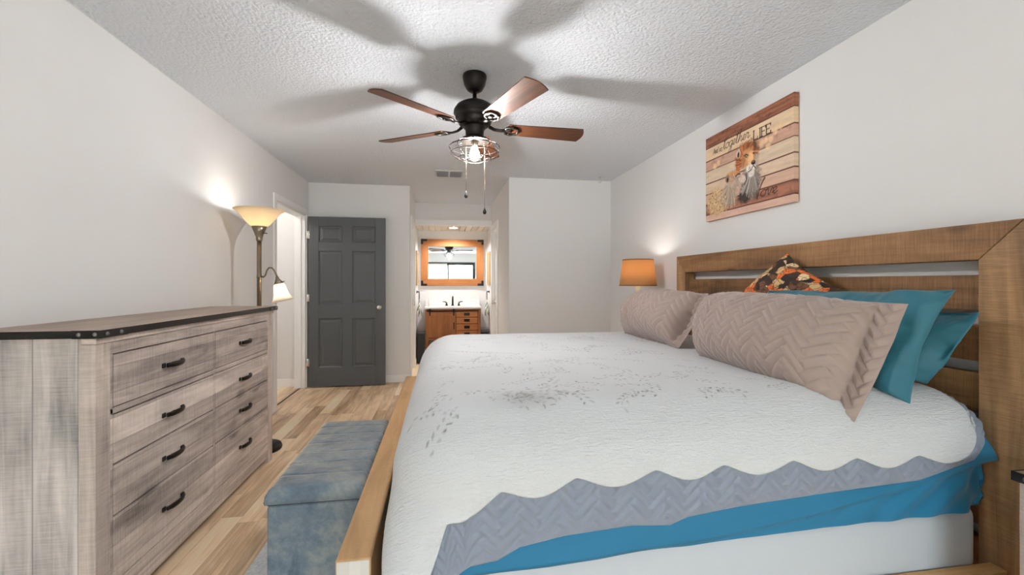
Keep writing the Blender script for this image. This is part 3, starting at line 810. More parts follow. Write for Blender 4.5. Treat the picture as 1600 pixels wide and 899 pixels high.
# ------------------------------------------------------------------ dresser
DX, DY = -1.37, 2.49
dr = thing('dresser', 'weathered grey wood eight-drawer dresser with black edged top along the left wall', 'dresser', (DX, DY, 0))
def dpart(name, lo, hi, mat, parent=dr, bev=0.003):
    return box(name, (lo[0] - DX, lo[1] - DY, lo[2]), (hi[0] - DX, hi[1] - DY, hi[2]), mat, parent, bev)
FX = -1.175                      # front plane of the posts
for y in (1.712, 3.238): dpart('side_panel', (-1.565, y, 0.10), (FX - 0.05, y + 0.02, 1.045), M['dres_side'], bev=0.001)
dpart('back_panel', (-1.565, 1.732, 0.10), (-1.555, 3.238, 1.045), M['dres_side'])
for y0, y1 in ((1.700, 1.770), (3.205, 3.275)): dpart('front_post', (FX - 0.05, y0, 0), (FX, y1, 1.045), M['dres_post'])
for y0, y1 in ((1.700, 1.770), (3.205, 3.275)): dpart('rear_post', (-1.575, y0, 0), (-1.525, y1, 1.045), M['dres_side'])
b = MB()
fx0, fx1 = FX - 0.036 - DX, FX - 0.0025 - DX
Z = [(0.976, 1.020), (0.757, 0.782), (0.140, 0.146)]
b.box((fx0, 1.770 - DY, 0.978), (fx1, 3.205 - DY, 1.022), 0.002)
b.box((fx0, 1.770 - DY, 0.759), (fx1, 3.205 - DY, 0.781), 0.002)
b.box((fx0, 1.770 - DY, 0.040), (fx1, 3.205 - DY, 0.140), 0.002)
for y in (1.770, 3.191): b.box((fx0, y - DY, 0.141), (fx1, y + 0.014 - DY, 0.977), 0.001)
b.box((fx0, 2.488 - DY, 0.141), (fx1, 2.500 - DY, 0.977), 0.001)
b.obj('face_frame', M['dres_front'], dr)
dpart('top_moulding', (FX - 0.04, 1.693, 1.022), (FX + 0.006, 3.282, 1.045), M['dres_front'], bev=0.004)
dpart('bottom_board', (-1.555, 1.735, 0.11), (FX - 0.05, 3.235, 0.13), M['dres_side'])
dpart('top', (-1.583, 1.690, 1.046), (-1.155, 3.290, 1.071), M['dres_top'], bev=0.002)
b = MB()
b.box((-1.154 - DX, 1.6895 - DY, 1.0455), (-1.151 - DX, 3.2905 - DY, 1.0715), 0.0005, 1)
b.box((-1.583 - DX, 1.686 - DY, 1.0455), (-1.151 - DX, 1.6895 - DY, 1.0715), 0.0005, 1)
b.box((-1.583 - DX, 3.2905 - DY, 1.0455), (-1.151 - DX, 3.294 - DY, 1.0715), 0.0005, 1)
tr_ = b.obj('metal_edge_strip', M['black'], dr)
for yc, sg in ((1.686, -1), (3.294, 1)):
    b = MB()
    b.box((-1.1505 - DX, min(yc, yc - sg * 0.13) - DY, 1.0445), (-1.1475 - DX, max(yc, yc - sg * 0.13) - DY, 1.0725), 0.0005, 1)
    b.box((-1.235 - DX, (yc if sg > 0 else yc - 0.003) - DY, 1.0445), (-1.1475 - DX, (yc + 0.003 if sg > 0 else yc) - DY, 1.0725), 0.0005, 1)
    cb = b.obj('corner_bracket', M['black'], dr)
    for q in (0.028, 0.095):
        r = MB().lathe([(0.0075, 0), (0.006, 0.003), (0, 0.0045)], (-1.1475 - DX, yc - sg * q - DY, 1.0585), 12, M4=Matrix.Rotation(PI / 2, 4, 'Y')); r.obj('rivet', M['rivet'], cb)
    for q in (0.014, 0.062):
        r = MB().lathe([(0.0075, 0), (0.006, 0.003), (0, 0.0045)], (-1.151 - q - DX, yc + sg * 0.003 - DY, 1.0585), 12, M4=Matrix.Rotation(-sg * PI / 2, 4, 'X')); r.obj('rivet', M['rivet'], cb)
rowsz = [(0.783, 0.975), (0.576, 0.756), (0.389, 0.573), (0.144, 0.386)]
for (y0, y1, ys) in ((1.786, 2.486, 0.0), (2.502, 3.189, 0.0)):
    for i, (z0, z1) in enumerate(rowsz):
        dw = dpart('drawer', (FX - 0.034, y0 + 0.0022, z0 + 0.0018), (FX - 0.001, y1 - 0.0022, z1 - 0.0018), M['dres_front'], dr, 0.002)
        yc = (y0 + y1) / 2; zc = (z0 + z1) / 2 + 0.002
        h = MB(); x0 = FX - 0.001 - DX
        pts = [(x0 + 0.006 + 0.020 * math.sin(PI * (k + 1) / 12) ** 0.7, yc - DY - 0.062 + 0.124 * k / 10, zc) for k in range(11)]
        h.tube(pts, [0.012 if 1 < k < 9 else 0.010 for k in range(11)], 10, flat=(1.0, 0.42))
        for sg in (-1, 1):
            h.box((x0, yc - DY + sg * 0.066 - 0.011, zc - 0.010), (x0 + 0.007, yc - DY + sg * 0.066 + 0.011, zc + 0.010), 0.003)
            h.lathe([(0.005, 0), (0.004, 0.003), (0, 0.004)], (x0 + 0.007, yc - DY + sg * 0.068, zc), 10, M4=Matrix.Rotation(PI / 2, 4, 'Y'))
        h.obj('handle', M['bronze'], dw)

# ------------------------------------------------------------------ floor lamp with side reading light
LX, LY = -1.335, 3.47
lampf = thing('floor_lamp', 'brass torchiere floor lamp with a small side reading light behind the dresser', 'floor lamp', (LX, LY, 0))
MB().lathe([(0, 0), (0.150, 0), (0.152, 0.012), (0.145, 0.030), (0.11, 0.040), (0.04, 0.055), (0.020, 0.075), (0, 0.075)], (0, 0, 0), 40).obj('base', M['bronze'], lampf)
MB().lathe([(0.0155, 0.07), (0.0155, 1.27), (0.0175, 1.272), (0.0175, 1.285), (0.0155, 1.287), (0.0155, 1.545), (0, 1.545)], (0, 0, 0), 20).obj('pole', M['brass'], lampf)
cup = MB().lathe([(0.016, 1.540), (0.022, 1.548), (0.022, 1.556), (0.024, 1.575), (0.036, 1.61), (0.052, 1.652), (0.050, 1.653), (0.030, 1.62), (0, 1.60)], (0, 0, 0), 28).obj('cup', M['brass'], lampf)
MB().tube([(0.034, -0.02, 1.60), (0.058, -0.03, 1.598), (0.066, -0.032, 1.596)], 0.003, 8).obj('switch', M['black'], cup)
M['torch'] = thin_shade('amber_white_glass', (0.86, 0.74, 0.56, 1), 0.5)
MB().lathe([(0.048, 1.648), (0.066, 1.662), (0.092, 1.692), (0.118, 1.728), (0.143, 1.757), (0.168, 1.772), (0.165, 1.776), (0.139, 1.761), (0.113, 1.732), (0.087, 1.696), (0.062, 1.667), (0.046, 1.653)], (0, 0, 0), 44).obj('torch_shade', M['torch'], lampf)
M['bulb_t'] = emitter('torch_bulb', (1.0, 0.83, 0.60, 1), 14.0)
MB().lathe([(0, 1.655), (0.020, 1.665), (0.031, 1.69), (0.026, 1.715), (0, 1.728)], (0, 0, 0), 20).obj('bulb', M['bulb_t'], lampf)
arm = MB()
A_ = [(0.015, -0.003, 1.282), (0.032, -0.006, 1.276), (0.046, -0.009, 1.290), (0.057, -0.012, 1.325), (0.072, -0.015, 1.345), (0.092, -0.018, 1.345), (0.110, -0.022, 1.328), (0.124, -0.025, 1.298), (0.133, -0.027, 1.278)]
arm.tube(A_, 0.006, 10).obj('arm', M['brass'], lampf)
RM = Matrix.Rotation(math.radians(-13), 4, 'Y')
side_c = (0.133, -0.027, 1.275)
c2 = MB().lathe([(0, 0.006), (0.010, 0.004), (0.013, -0.012), (0.024, -0.030), (0.034, -0.050), (0.031, -0.051), (0, -0.03)], side_c, 24, M4=RM).obj('reading_cup', M['brass'], lampf)
MB().tube([(side_c[0] + 0.03, side_c[1] - 0.015, side_c[2] - 0.035), (side_c[0] + 0.058, side_c[1] - 0.024, side_c[2] - 0.030)], 0.003, 8).obj('switch', M['black'], c2)
prof = [(0.032, -0.048), (0.040, -0.066), (0.044, -0.098), (0.050, -0.130), (0.062, -0.158), (0.080, -0.176), (0.078, -0.179), (0.059, -0.161), (0.047, -0.132), (0.041, -0.098), (0.037, -0.068), (0.030, -0.050)]
M['bell'] = thin_shade('ribbed_white_glass', (0.92, 0.86, 0.76, 1), 0.55)
MB().lathe(prof, side_c, 40, M4=RM).obj('reading_shade', M['bell'], lampf)
M['bulb_r'] = emitter('reading_bulb', (1.0, 0.9, 0.75, 1), 22.0)
MB().lathe([(0, -0.055), (0.016, -0.065), (0.026, -0.10), (0.022, -0.125), (0, -0.138)], side_c, 18, M4=RM).obj('reading_bulb', M['bulb_r'], lampf)
lamp('torch_light', (LX, LY, 1.752), TORCH_W, WARM, 0.025)
lamp('reading_light', (LX + side_c[0] + 0.035, LY + side_c[1], side_c[2] - 0.155), READ_W, WARM, 0.02)

# ------------------------------------------------------------------ storage bench
M['velvet'] = None
t = NT('crushed_blue_grey_velvet', 0.55, Sheen_Weight=0.8); v = t.coord()
t.b.inputs['Sheen Roughness'].default_value = 0.30; t.b.inputs['Sheen Weight'].default_value = 1.0; t.b.inputs['Sheen Tint'].default_value = (1.0, 0.80, 0.56, 1)
nn = t.noise(t.vmul(v, (6, 6, 4.5)), 1, 4, 0.6, 1.2); n2 = t.noise(v, 40, 3, 0.6, 0.8)
f = t.math('ADD', t.math('MULTIPLY', nn, 0.8), t.math('MULTIPLY', n2, 0.25))
t.base(t.ramp(f, [(0.3, lin(52, 66, 82)), (0.50, lin(86, 97, 106)), (0.72, lin(124, 126, 122))]))
t.bump(t.math('ADD', nn, n2), 0.15, 0.01); M['velvet'] = t.m
bench = thing('storage_bench', 'blue grey velvet storage bench with channelled lid at the foot of the bed', 'bench', (-0.475, 2.16, 0.010))
ex, ey = 0.180, 0.41
MB().box((-ex + 0.004, -ey + 0.004, 0.012), (ex - 0.004, ey - 0.004, 0.386), 0.012, 3).obj('body', M['velvet'], bench)
for sx in (-1, 1):
    for sy in (-1, 1): MB().box((sx * (ex - 0.04) - 0.02, sy * (ey - 0.04) - 0.02, 0.0), (sx * (ex - 0.04) + 0.02, sy * (ey - 0.04) + 0.02, 0.012), 0.002).obj('foot', M['blackmatte'], bench)
nyy, nxx = 120, 40
yy_, xx_ = np.meshgrid(np.linspace(-1, 1, nyy), np.linspace(-1, 1, nxx), indexing='ij')
# lid: height field with cross channels, edges rolled down to the seam
gy = yy_ * ey; gx = xx_ * ex
ch = 7; fr = np.abs(((yy_ + 1) / 2 * ch) % 1 - 0.5) * 2
top = 0.453 - 0.008 * np.clip((fr - 0.86) / 0.14, 0, 1) ** 1.5 * ((np.abs(yy_) < 0.97) * 1.0) + 0.004 * (fbm(gx * 14, gy * 14, 4) - 0.5)
ed = np.minimum(ex - np.abs(gx), ey - np.abs(gy)); rr_ = 0.035
top -= np.where(ed < rr_, rr_ - np.sqrt(np.clip(rr_ ** 2 - (rr_ - ed) ** 2, 0, None)), 0) * 0.8
Pl = np.stack([gx, gy, top], -1)
def skirt(P, z, grow):
    q = P.copy(); q[..., 2] = z; q[..., 0] *= grow; q[..., 1] *= grow; return q
rows = [skirt(Pl[0], 0.390, 0.99)[None], skirt(Pl[0], 0.405, 1.008)[None], Pl, skirt(Pl[-1], 0.405, 1.008)[None], skirt(Pl[-1], 0.390, 0.99)[None]]
Pl = np.concatenate(rows, 0)
cols = [skirt(Pl[:, 0], 0.390, 0.99)[:, None], skirt(Pl[:, 0], 0.405, 1.008)[:, None], Pl, skirt(Pl[:, -1], 0.405, 1.008)[:, None], skirt(Pl[:, -1], 0.390, 0.99)[:, None]]
Pl = np.concatenate(cols, 1)
Pl[..., 2] = np.maximum(Pl[..., 2], 0.389)
ld_ = grid_mesh('lid', Pl, M['velvet'], bench)
if ld_.data.polygons[len(ld_.data.polygons) // 2].normal.z < 0: ld_.data.flip_normals()
MB().box((-ex + 0.006, -ey + 0.006, 0.386), (ex - 0.006, ey - 0.006, 0.393), 0.001).obj('lid_seam', M['dark'], bench)

# rug under the bench and bed
t = NT('pale_grey_rug', 0.95, Sheen_Weight=0.3); v = t.coord(); t.base(t.ramp(t.noise(v, 60, 4), [(0.3, lin(168, 168, 172)), (0.7, lin(206, 206, 208))])); t.bump(t.noise(v, 300, 3), 0.5, 0.004)
b = MB(); b.box((-0.82, 0.60, 0.0), (-0.292, 2.70, 0.010), 0.004)
rug = b.obj('area_rug', t.m); tag(rug, 'pale grey low-pile rug on the wood floor under the bench', 'rug')

# ------------------------------------------------------------------ nightstands and table lamp
def nightstand(loc, label):
    n_ = thing('nightstand', label, 'nightstand', loc, 'nightstands beside the headboard')
    W, D, H = 0.52, 0.365, 0.70       # W along y, D along x
    b = MB(); x0, x1 = -D / 2, D / 2
    b.box((x0 + 0.012, -W / 2 + 0.018, 0.08), (x1, W / 2 - 0.018, H - 0.026), 0.003); b.obj('case', M['dres_side'], n_)
    for sx, sy in ((x0 + 0.003, -1), (x0 + 0.003, 1), (x1 - 0.045, -1), (x1 - 0.045, 1)):
        MB().box((sx, sy * (W / 2 - 0.032) - 0.022, 0), (sx + 0.04, sy * (W / 2 - 0.032) + 0.022, H - 0.026), 0.002).obj('leg', M['dres_post'], n_)
    MB().box((x0, -W / 2, H - 0.025), (x1, W / 2, H), 0.002).obj('top', M['dres_top'], n_)
    b = MB()
    b.box((x0 - 0.004, -W / 2 - 0.004, H - 0.026), (x0, W / 2 + 0.004, H + 0.0005), 0.0005, 1)
    for sy in (-1, 1): b.box((x0, min(sy * (W / 2), sy * (W / 2 + 0.004)), H - 0.026), (x1, max(sy * (W / 2), sy * (W / 2 + 0.004)), H + 0.0005), 0.0005, 1)
    es = b.obj('metal_edge_strip', M['black'], n_)
    for sy in (-1, 1):
        for q in (0.03, 0.075):
            MB().lathe([(0.0085, 0), (0.007, 0.003), (0, 0.005)], (x0 - 0.004, sy * (W / 2 - q), H - 0.013), 12, M4=Matrix.Rotation(-PI / 2, 4, 'Y')).obj('rivet', M['rivet'], es)
    for z0, z1 in ((0.12, 0.38), (0.395, 0.645)):
        dw = MB().box((x0 + 0.004, -W / 2 + 0.07, z0), (x0 + 0.019, W / 2 - 0.07, z1), 0.003).obj('drawer', M['dres_front'], n_)
        h = MB(); zc = (z0 + z1) / 2
        h.tube([(x0 + 0.004 - 0.006 - 0.02 * math.sin(PI * (k + 1) / 12), -0.062 + 0.0124 * k, zc) for k in range(11)], 0.008, 10, flat=(1, .5))
        for sg in (-1, 1): h.box((x0 - 0.003, sg * 0.066 - 0.01, zc - 0.01), (x0 + 0.004, sg * 0.066 + 0.01, zc + 0.01), 0.002)
        h.obj('handle', M['bronze'], dw)
    return n_
ns = nightstand((1.785, 0.735, 0), 'grey wood nightstand with riveted black edge at the right, nearest the camera')
ns2 = dup(ns, (1.785, 3.66, 0), 'grey wood nightstand under the orange lamp, beyond the bed')

tl_ = thing('table_lamp', 'small table lamp with glowing orange drum shade beyond the bed', 'lamp', (1.735, 3.68, 0.7005))
b = MB().lathe([(0, 0), (0.075, 0), (0.078, 0.012), (0.05, 0.022), (0.028, 0.045), (0.020, 0.09), (0.034, 0.14), (0.046, 0.20), (0.042, 0.26), (0.022, 0.32), (0.018, 0.35), (0.036, 0.366), (0.040, 0.376), (0.026, 0.388), (0.020, 0.396), (0.034, 0.408), (0.036, 0.418), (0.020, 0.428), (0, 0.428)], (0, 0, 0), 28)
b.obj('base', M['bronze'], tl_)
MB().lathe([(0.019, 0.428), (0.019, 0.535), (0.010, 0.540), (0, 0.540)], (0, 0, 0), 18).obj('candle_sleeve', NT('ivory_sleeve', 0.5, base=lin(236, 222, 180)).m, tl_)
M['oshade'] = thin_shade('orange_linen_shade', (0.60, 0.36, 0.165, 1), 0.5)
z0, z1 = 0.508, 0.742
MB().lathe([(0.163, z0), (0.134, z1), (0.132, z1), (0.161, z0), (0.163, z0)], (0, 0, 0), 48).obj('lamp_shade', M['oshade'], tl_)
M['strim'] = NT('shade_trim', 0.8, base=lin(120, 74, 34)).m
MB().lathe([(0.1645, z0 - 0.002), (0.164, z0 + 0.008), (0.160, z0 + 0.008), (0.160, z0 - 0.002), (0.1645, z0 - 0.002)], (0, 0, 0), 48).obj('shade_trim', M['strim'], tl_)
MB().lathe([(0.1365, z1 - 0.008), (0.1355, z1 + 0.002), (0.131, z1 + 0.002), (0.131, z1 - 0.008), (0.1365, z1 - 0.008)], (0, 0, 0), 48).obj('shade_trim', M['strim'], tl_)
b = MB()
for k in range(3):
    a = 2 * PI * k / 3; b.tube([(0.012 * math.cos(a), 0.012 * math.sin(a), 0.725), (0.133 * math.cos(a), 0.133 * math.sin(a), 0.735)], 0.0025, 6)
b.tube([(0.03, 0, 0.535), (0.042, 0, 0.60), (0.04, 0, 0.68), (0.0, 0, 0.725), (-0.04, 0, 0.68), (-0.042, 0, 0.60), (-0.03, 0, 0.535)], 0.0022, 6)
b.obj('harp', M['brass'], tl_)
M['bulb_l'] = emitter('table_bulb', (1, 0.82, 0.58, 1), 16.0)
MB().lathe([(0, 0.54), (0.013, 0.545), (0.016, 0.57), (0.028, 0.61), (0.026, 0.64), (0, 0.66)], (0, 0, 0), 18).obj('bulb', M['bulb_l'], tl_)
lamp('table_light', (1.735, 3.68, 0.7005 + 0.685), TABLE_W, WARM, 0.02)

# ------------------------------------------------------------------ ceiling fan
CF = (0.186, 2.53, CZ)
fan = thing('ceiling_fan', 'bronze ceiling fan with five walnut blades and a caged bulb', 'ceiling fan', CF)
MB().lathe([(0, 0), (0.068, 0), (0.070, -0.014), (0.067, -0.030), (0.061, -0.058), (0.045, -0.086), (0.030, -0.096), (0, -0.096)], (0, 0, 0), 40).obj('canopy', M['bronze'], fan)
MB().lathe([(0.012, -0.09), (0.012, -0.135), (0.022, -0.138), (0.026, -0.150), (0.026, -0.165), (0, -0.165)], (0, 0, 0), 24).obj('downrod', M['bronze'], fan)
MB().lathe([(0, -0.158), (0.05, -0.158), (0.078, -0.165), (0.104, -0.182), (0.119, -0.205), (0.122, -0.225), (0.116, -0.230), (0.112, -0.240), (0.112, -0.250), (0.105, -0.256), (0.098, -0.264), (0.098, -0.275), (0.088, -0.290), (0.068, -0.300), (0, -0.300)], (0, 0, 0), 48).obj('motor', M['bronze'], fan)
MB().lathe([(0.060, -0.298), (0.062, -0.312), (0.054, -0.318), (0.052, -0.355), (0.058, -0.362), (0.080, -0.372), (0.083, -0.384), (0.078, -0.388), (0, -0.380)], (0, 0, 0), 40).obj('light_kit', M['bronze'], fan)
zb_ = -0.302
for k in range(5):
    a = math.radians(-140.5 + 72 * k)
    R = Matrix.Rotation(a, 4, 'Z') @ Matrix.Translation((0, 0, zb_)) @ Matrix.Rotation(math.radians(-13), 4, 'X')
    # blade outline, x outward
    r0, r1 = 0.185, 0.665
    pts = []
    for q in np.linspace(0, 1, 9): pts.append((r0 + 0.012 - 0.012 * math.sin(q * PI), -0.052 + 0.104 * q))
    for q in np.linspace(0, 1, 12): pts.append((r1 - 0.030 + 0.030 * math.sin(PI * (0.12 + 0.76 * q)) , 0.067 - 0.134 * q))
    bl = MB(); bl.prism(pts, 'z', -0.003, 0.003, 0.0012)
    o = bl.obj('blade', M['blade'], fan); o.matrix_local = R
    ir = MB()
    ir.tube([(0.085, 0, 0.010), (0.115, 0, -0.006), (0.150, 0, -0.010), (0.180, 0, -0.008)], [0.014, 0.012, 0.012, 0.014], 10, flat=(0.55, 1.2))
    # open shield-shaped holder under the blade
    sh = [(0.175, 0.0), (0.186, 0.030), (0.215, 0.040), (0.252, 0.026), (0.262, 0.0), (0.252, -0.026), (0.215, -0.040), (0.186, -0.030)]
    ir.tube([(x_, y_, -0.007) for x_, y_ in sh], 0.0075, 8, closed=True)
    ir.tube([(0.175, 0, -0.006), (0.222, 0, -0.006)], 0.009, 8, flat=(0.5, 1.6))
    for x_, y_ in ((0.205, 0.030), (0.205, -0.030), (0.255, 0)): ir.lathe([(0.007, 0), (0.006, -0.003), (0, -0.004)], (x_, y_, -0.010), 10)
    ir.obj('blade_iron', M['bronze'], o)
cage = MB()
cp = [(0.078, -0.384), (0.100, -0.390), (0.128, -0.402), (0.146, -0.420), (0.148, -0.432), (0.138, -0.452), (0.112, -0.474), (0.078, -0.490), (0.053, -0.497)]
for k in range(10):
    a = 2 * PI * (k + 0.3) / 10; cage.tube([(r * math.cos(a), r * math.sin(a), z) for r, z in cp], 0.0022, 6)
for r, z in (cp[1], cp[3], cp[5], (0.095, -0.483), cp[8]):
    cage.tube([(r * math.cos(2 * PI * q / 48), r * math.sin(2 * PI * q / 48), z) for q in range(48)], 0.0022 if r > 0.06 else 0.003, 6, closed=True)
cage.obj('wire_cage', M['bronze'], fan)
MB().lathe([(0, -0.378), (0.020, -0.380), (0.021, -0.408), (0.016, -0.414), (0, -0.414)], (0, 0, 0), 18).obj('socket', M['brass'], fan)
M['bulb_f'] = emitter('fan_bulb', WARM + (1,), FAN_W / (PI * 0.0125))
fbulb = MB().lathe([(0, -0.414), (0.014, -0.416), (0.018, -0.43), (0.027, -0.452), (0.030, -0.468), (0.025, -0.484), (0.012, -0.494), (0, -0.496)], (0, 0, 0), 22)
fbulb.obj('bulb', M['bulb_f'], fan)
for dx, dy, z1, mt in ((-0.050, 0.0, -0.695, 'blackmatte'), (0.058, 0.0, -0.785, 'bronze')):
    ch = MB()
    zt = -0.372
    ch.tube([(dx, dy, zt), (dx, dy, z1 + 0.02)], 0.0016, 6)
    nb = int((zt - z1 - 0.02) / 0.012)
    for q in range(nb): ch.lathe([(0, 0.0028), (0.0026, 0), (0, -0.0028)], (dx, dy, zt - q * 0.012), 6)
    po = ch.obj('pull_chain', M['brass'], fan)
    MB().lathe([(0, 0.022), (0.004, 0.020), (0.005, 0.008), (0.010, -0.004), (0.010, -0.014), (0.005, -0.020), (0, -0.021)], (dx, dy, z1), 14).obj('pull_knob', M[mt], po)

# ------------------------------------------------------------------ canvas print on the right wall
CW, CH = 0.826, 0.615
nu_, nv_ = 300, 225
U, V = np.meshgrid(np.linspace(0, CW, nu_), np.linspace(0, CH, nv_))
def rgb(r, g, b): return np.array([((v / 255 + 0.055) / 1.055) ** 2.4 * 1.12 for v in (r, g, b)])
img = np.zeros((nv_, nu_, 3))
planks = [(0.0, 0.125, (138, 88, 66)), (0.125, 0.28, (216, 190, 158)), (0.28, 0.40, (190, 150, 130)), (0.40, 0.55, (204, 184, 160)), (0.55, 0.68, (206, 182, 158)), (0.68, 0.80, (200, 164, 144)), (0.80, 0.925, (150, 100, 80)), (0.925, 1.01, (206, 170, 152))]
for i, (a, b_, c) in enumerate(planks):
    m = (V / CH >= a) & (V / CH < b_)
    g = fbm(U * 9 + i * 13, V * 70, i, 4); k = (g - 0.5) * (1.3 if c[0] < 160 else 0.35)
    q = rgb(*c)[None, None] * (1 + k)[..., None]
    blot = smooth(0.55, 0.8, fbm(U * 40, V * 40, 60 + i)) * (0.45 if c[0] < 195 else 0.10)
    q = q * (1 - blot[..., None] * 0.6)
    img[m] = q[m]
    if i: img[np.abs(V / CH - a) < 0.006] = rgb(96, 62, 48)
def blend(mask, col):
    global img
    col = np.asarray(col); img = img * (1 - mask[..., None]) + col * mask[..., None]
def ell(cu, cv, ru, rv, col, ang=0.0, soft=0.25, rag=0.25, seed=0, op=1.0, vary=0.25, streak=None):
    dx, dy = U - cu * CW, V - cv * CH; ca, sa = math.cos(ang), math.sin(ang)
    a = (dx * ca + dy * sa) / (ru * CW); b_ = (-dx * sa + dy * ca) / (rv * CH)
    d = np.hypot(a, b_) + rag * (fbm(U * 60, V * 60, seed) - 0.5)
    sv = fbm(U * (90 if not streak else streak[0]), V * (90 if not streak else streak[1]), seed + 3)
    blend(op * (1 - smooth(1 - soft, 1 + soft * 0.5, d)), rgb(*col)[None, None] * (1 + (sv - 0.5) * 2 * vary)[..., None])
def stroke(pts, wid, col, op=1.0):
    pts = np.array(pts, float); dmin = np.full(U.shape, 9.0)
    for p, q in zip(pts, pts[1:]):
        d = q - p; L = d @ d + 1e-12
        k = np.clip(((U - p[0]) * d[0] + (V - p[1]) * d[1]) / L, 0, 1)
        dmin = np.minimum(dmin, np.hypot(U - p[0] - k * d[0], V - p[1] - k * d[1]))
    blend(op * (1 - smooth(wid * 0.5, wid * 0.5 + 0.0022, dmin)), rgb(*col)[None, None])
uvp = lambda *p: [(a * CW, b_ * CH) for a, b_ in p]
# soft pale flowers
for s_, (a, b_) in enumerate([(0.74, 0.33), (0.79, 0.335), (0.83, 0.28), (0.88, 0.25), (0.70, 0.34), (0.18, 0.35), (0.13, 0.37), (0.76, 0.40)]):
    ell(a, b_, 0.028, 0.036, (226, 190, 150), 0.4 * s_, 0.5, 0.5, s_, 0.8)
# male lion looking up to the right, with a long mane
rs = random.Random(5)
def fur(n, cu, cv, r0, r1, a0, a1, cols, wid, bend=0.0, sx=1.0, sy=1.0, op=0.75):
    for q in range(n):
        a = math.radians(rs.uniform(a0, a1)); p0 = rs.uniform(r0 * 0.8, r0 * 1.15); p1 = rs.uniform(r1 * 0.75, r1)
        P_ = []
        for k in range(4):
            f_ = k / 3; rr = p0 + (p1 - p0) * f_; aa = a + bend * f_
            P_.append(((cu + rr * math.cos(aa) * sx) * CW, (cv + rr * math.sin(aa) * sy) * CH))
        stroke(P_, wid * rs.uniform(0.6, 1.3), rs.choice(cols), op)
ell(0.575, 0.70, 0.120, 0.19, (128, 116, 108), 0.12, 0.3, 0.6, 2, 1, 0.6)
ell(0.505, 0.82, 0.080, 0.090, (50, 42, 38), 0, 0.4, 0.6, 4, 0.95, 0.4)
ell(0.615, 0.79, 0.055, 0.080, (74, 66, 62), 0.2, 0.5, 0.6, 3, 0.85, 0.5)
fur(90, 0.585, 0.56, 0.07, 0.30, 55, 125, [(206, 196, 186), (150, 140, 132), (92, 82, 76), (58, 50, 46), (176, 166, 156)], 0.004, 0.15, 0.62, 1.0, 0.42)
ell(0.535, 0.375, 0.128, 0.14, (150, 92, 56), 0.1, 0.3, 0.7, 5, 1, 0.5)
ell(0.445, 0.44, 0.050, 0.12, (176, 98, 52), 0.2, 0.4, 0.6, 7, 0.95, 0.5)
ell(0.645, 0.45, 0.026, 0.11, (176, 154, 134), 0, 0.5, 0.6, 8, 0.8)
fur(80, 0.54, 0.42, 0.09, 0.19, 150, 350, [(112, 64, 36), (190, 108, 56), (214, 140, 78), (84, 50, 32), (164, 92, 50)], 0.005, 0.25, 0.75, 0.95, 0.7)
ell(0.435, 0.345, 0.027, 0.052, (198, 178, 160), 0.2, 0.25, 0.2, 9); ell(0.437, 0.357, 0.014, 0.034, (52, 40, 34), 0.2, 0.3, 0.3, 10)
ell(0.625, 0.325, 0.020, 0.042, (92, 66, 50), -0.2, 0.3, 0.3, 11)
ell(0.545, 0.43, 0.076, 0.105, (200, 148, 100), 0.15, 0.35, 0.35, 12, 1, 0.35)
ell(0.50, 0.45, 0.022, 0.08, (150, 92, 56), 0.1, 0.5, 0.5, 30, 0.7)
ell(0.578, 0.45, 0.034, 0.085, (224, 178, 128), 0.15, 0.4, 0.2, 13)
ell(0.578, 0.548, 0.056, 0.050, (228, 218, 208), 0.1, 0.35, 0.3, 14)
ell(0.585, 0.60, 0.038, 0.045, (212, 206, 200), 0.1, 0.4, 0.4, 19, 0.95, 0.3)
ell(0.607, 0.500, 0.026, 0.026, (40, 30, 28), 0.2, 0.2, 0.1, 15); ell(0.603, 0.488, 0.020, 0.010, (150, 96, 76), 0.2, 0.3, 0.1, 31, 0.8)
stroke(uvp((0.505, 0.395), (0.525, 0.385), (0.55, 0.405)), 0.006, (58, 40, 30))
ell(0.532, 0.408, 0.014, 0.014, (54, 40, 32), 0, 0.2, 0.1, 16); ell(0.534, 0.405, 0.006, 0.007, (214, 190, 110), 0, 0.2, 0, 17)
ell(0.610, 0.405, 0.009, 0.012, (54, 40, 32), 0, 0.2, 0.1, 18)
stroke(uvp((0.55, 0.58), (0.585, 0.568), (0.608, 0.530), (0.632, 0.566)), 0.004, (44, 34, 32))
for q in range(9): stroke(uvp((0.56 + 0.008 * (q % 3), 0.535 + 0.010 * (q // 3)), (0.557 + 0.008 * (q % 3), 0.538 + 0.010 * (q // 3))), 0.0022, (90, 70, 60), 0.7)
# lioness nuzzling from the lower left
ell(0.17, 0.80, 0.155, 0.17, (196, 164, 124), 0.25, 0.25, 0.6, 22, 1, 0.4)
ell(0.33, 0.75, 0.095, 0.15, (160, 142, 126), -0.5, 0.35, 0.5, 23, 1, 0.4)
fur(60, 0.33, 0.62, 0.05, 0.30, 60, 150, [(206, 190, 168), (128, 112, 100), (176, 156, 136), (96, 84, 76)], 0.004, 0.2, 0.7, 1.0, 0.4)
ell(0.400, 0.615, 0.100, 0.080, (170, 148, 132), 0.35, 0.25, 0.35, 24, 1, 0.4)
ell(0.37, 0.54, 0.080, 0.034, (200, 142, 92), 0.1, 0.45, 0.4, 25, 0.95)
ell(0.485, 0.630, 0.050, 0.046, (200, 184, 172), 0.3, 0.35, 0.2, 26)
fur(40, 0.40, 0.61, 0.02, 0.11, 100, 260, [(206, 188, 170), (132, 112, 98), (188, 140, 96)], 0.003, 0.1, 0.9, 0.8, 0.5)
ell(0.300, 0.575, 0.028, 0.048, (146, 116, 98), 0.1, 0.25, 0.3, 27); ell(0.303, 0.585, 0.014, 0.028, (44, 36, 32), 0.1, 0.3, 0.2, 28)
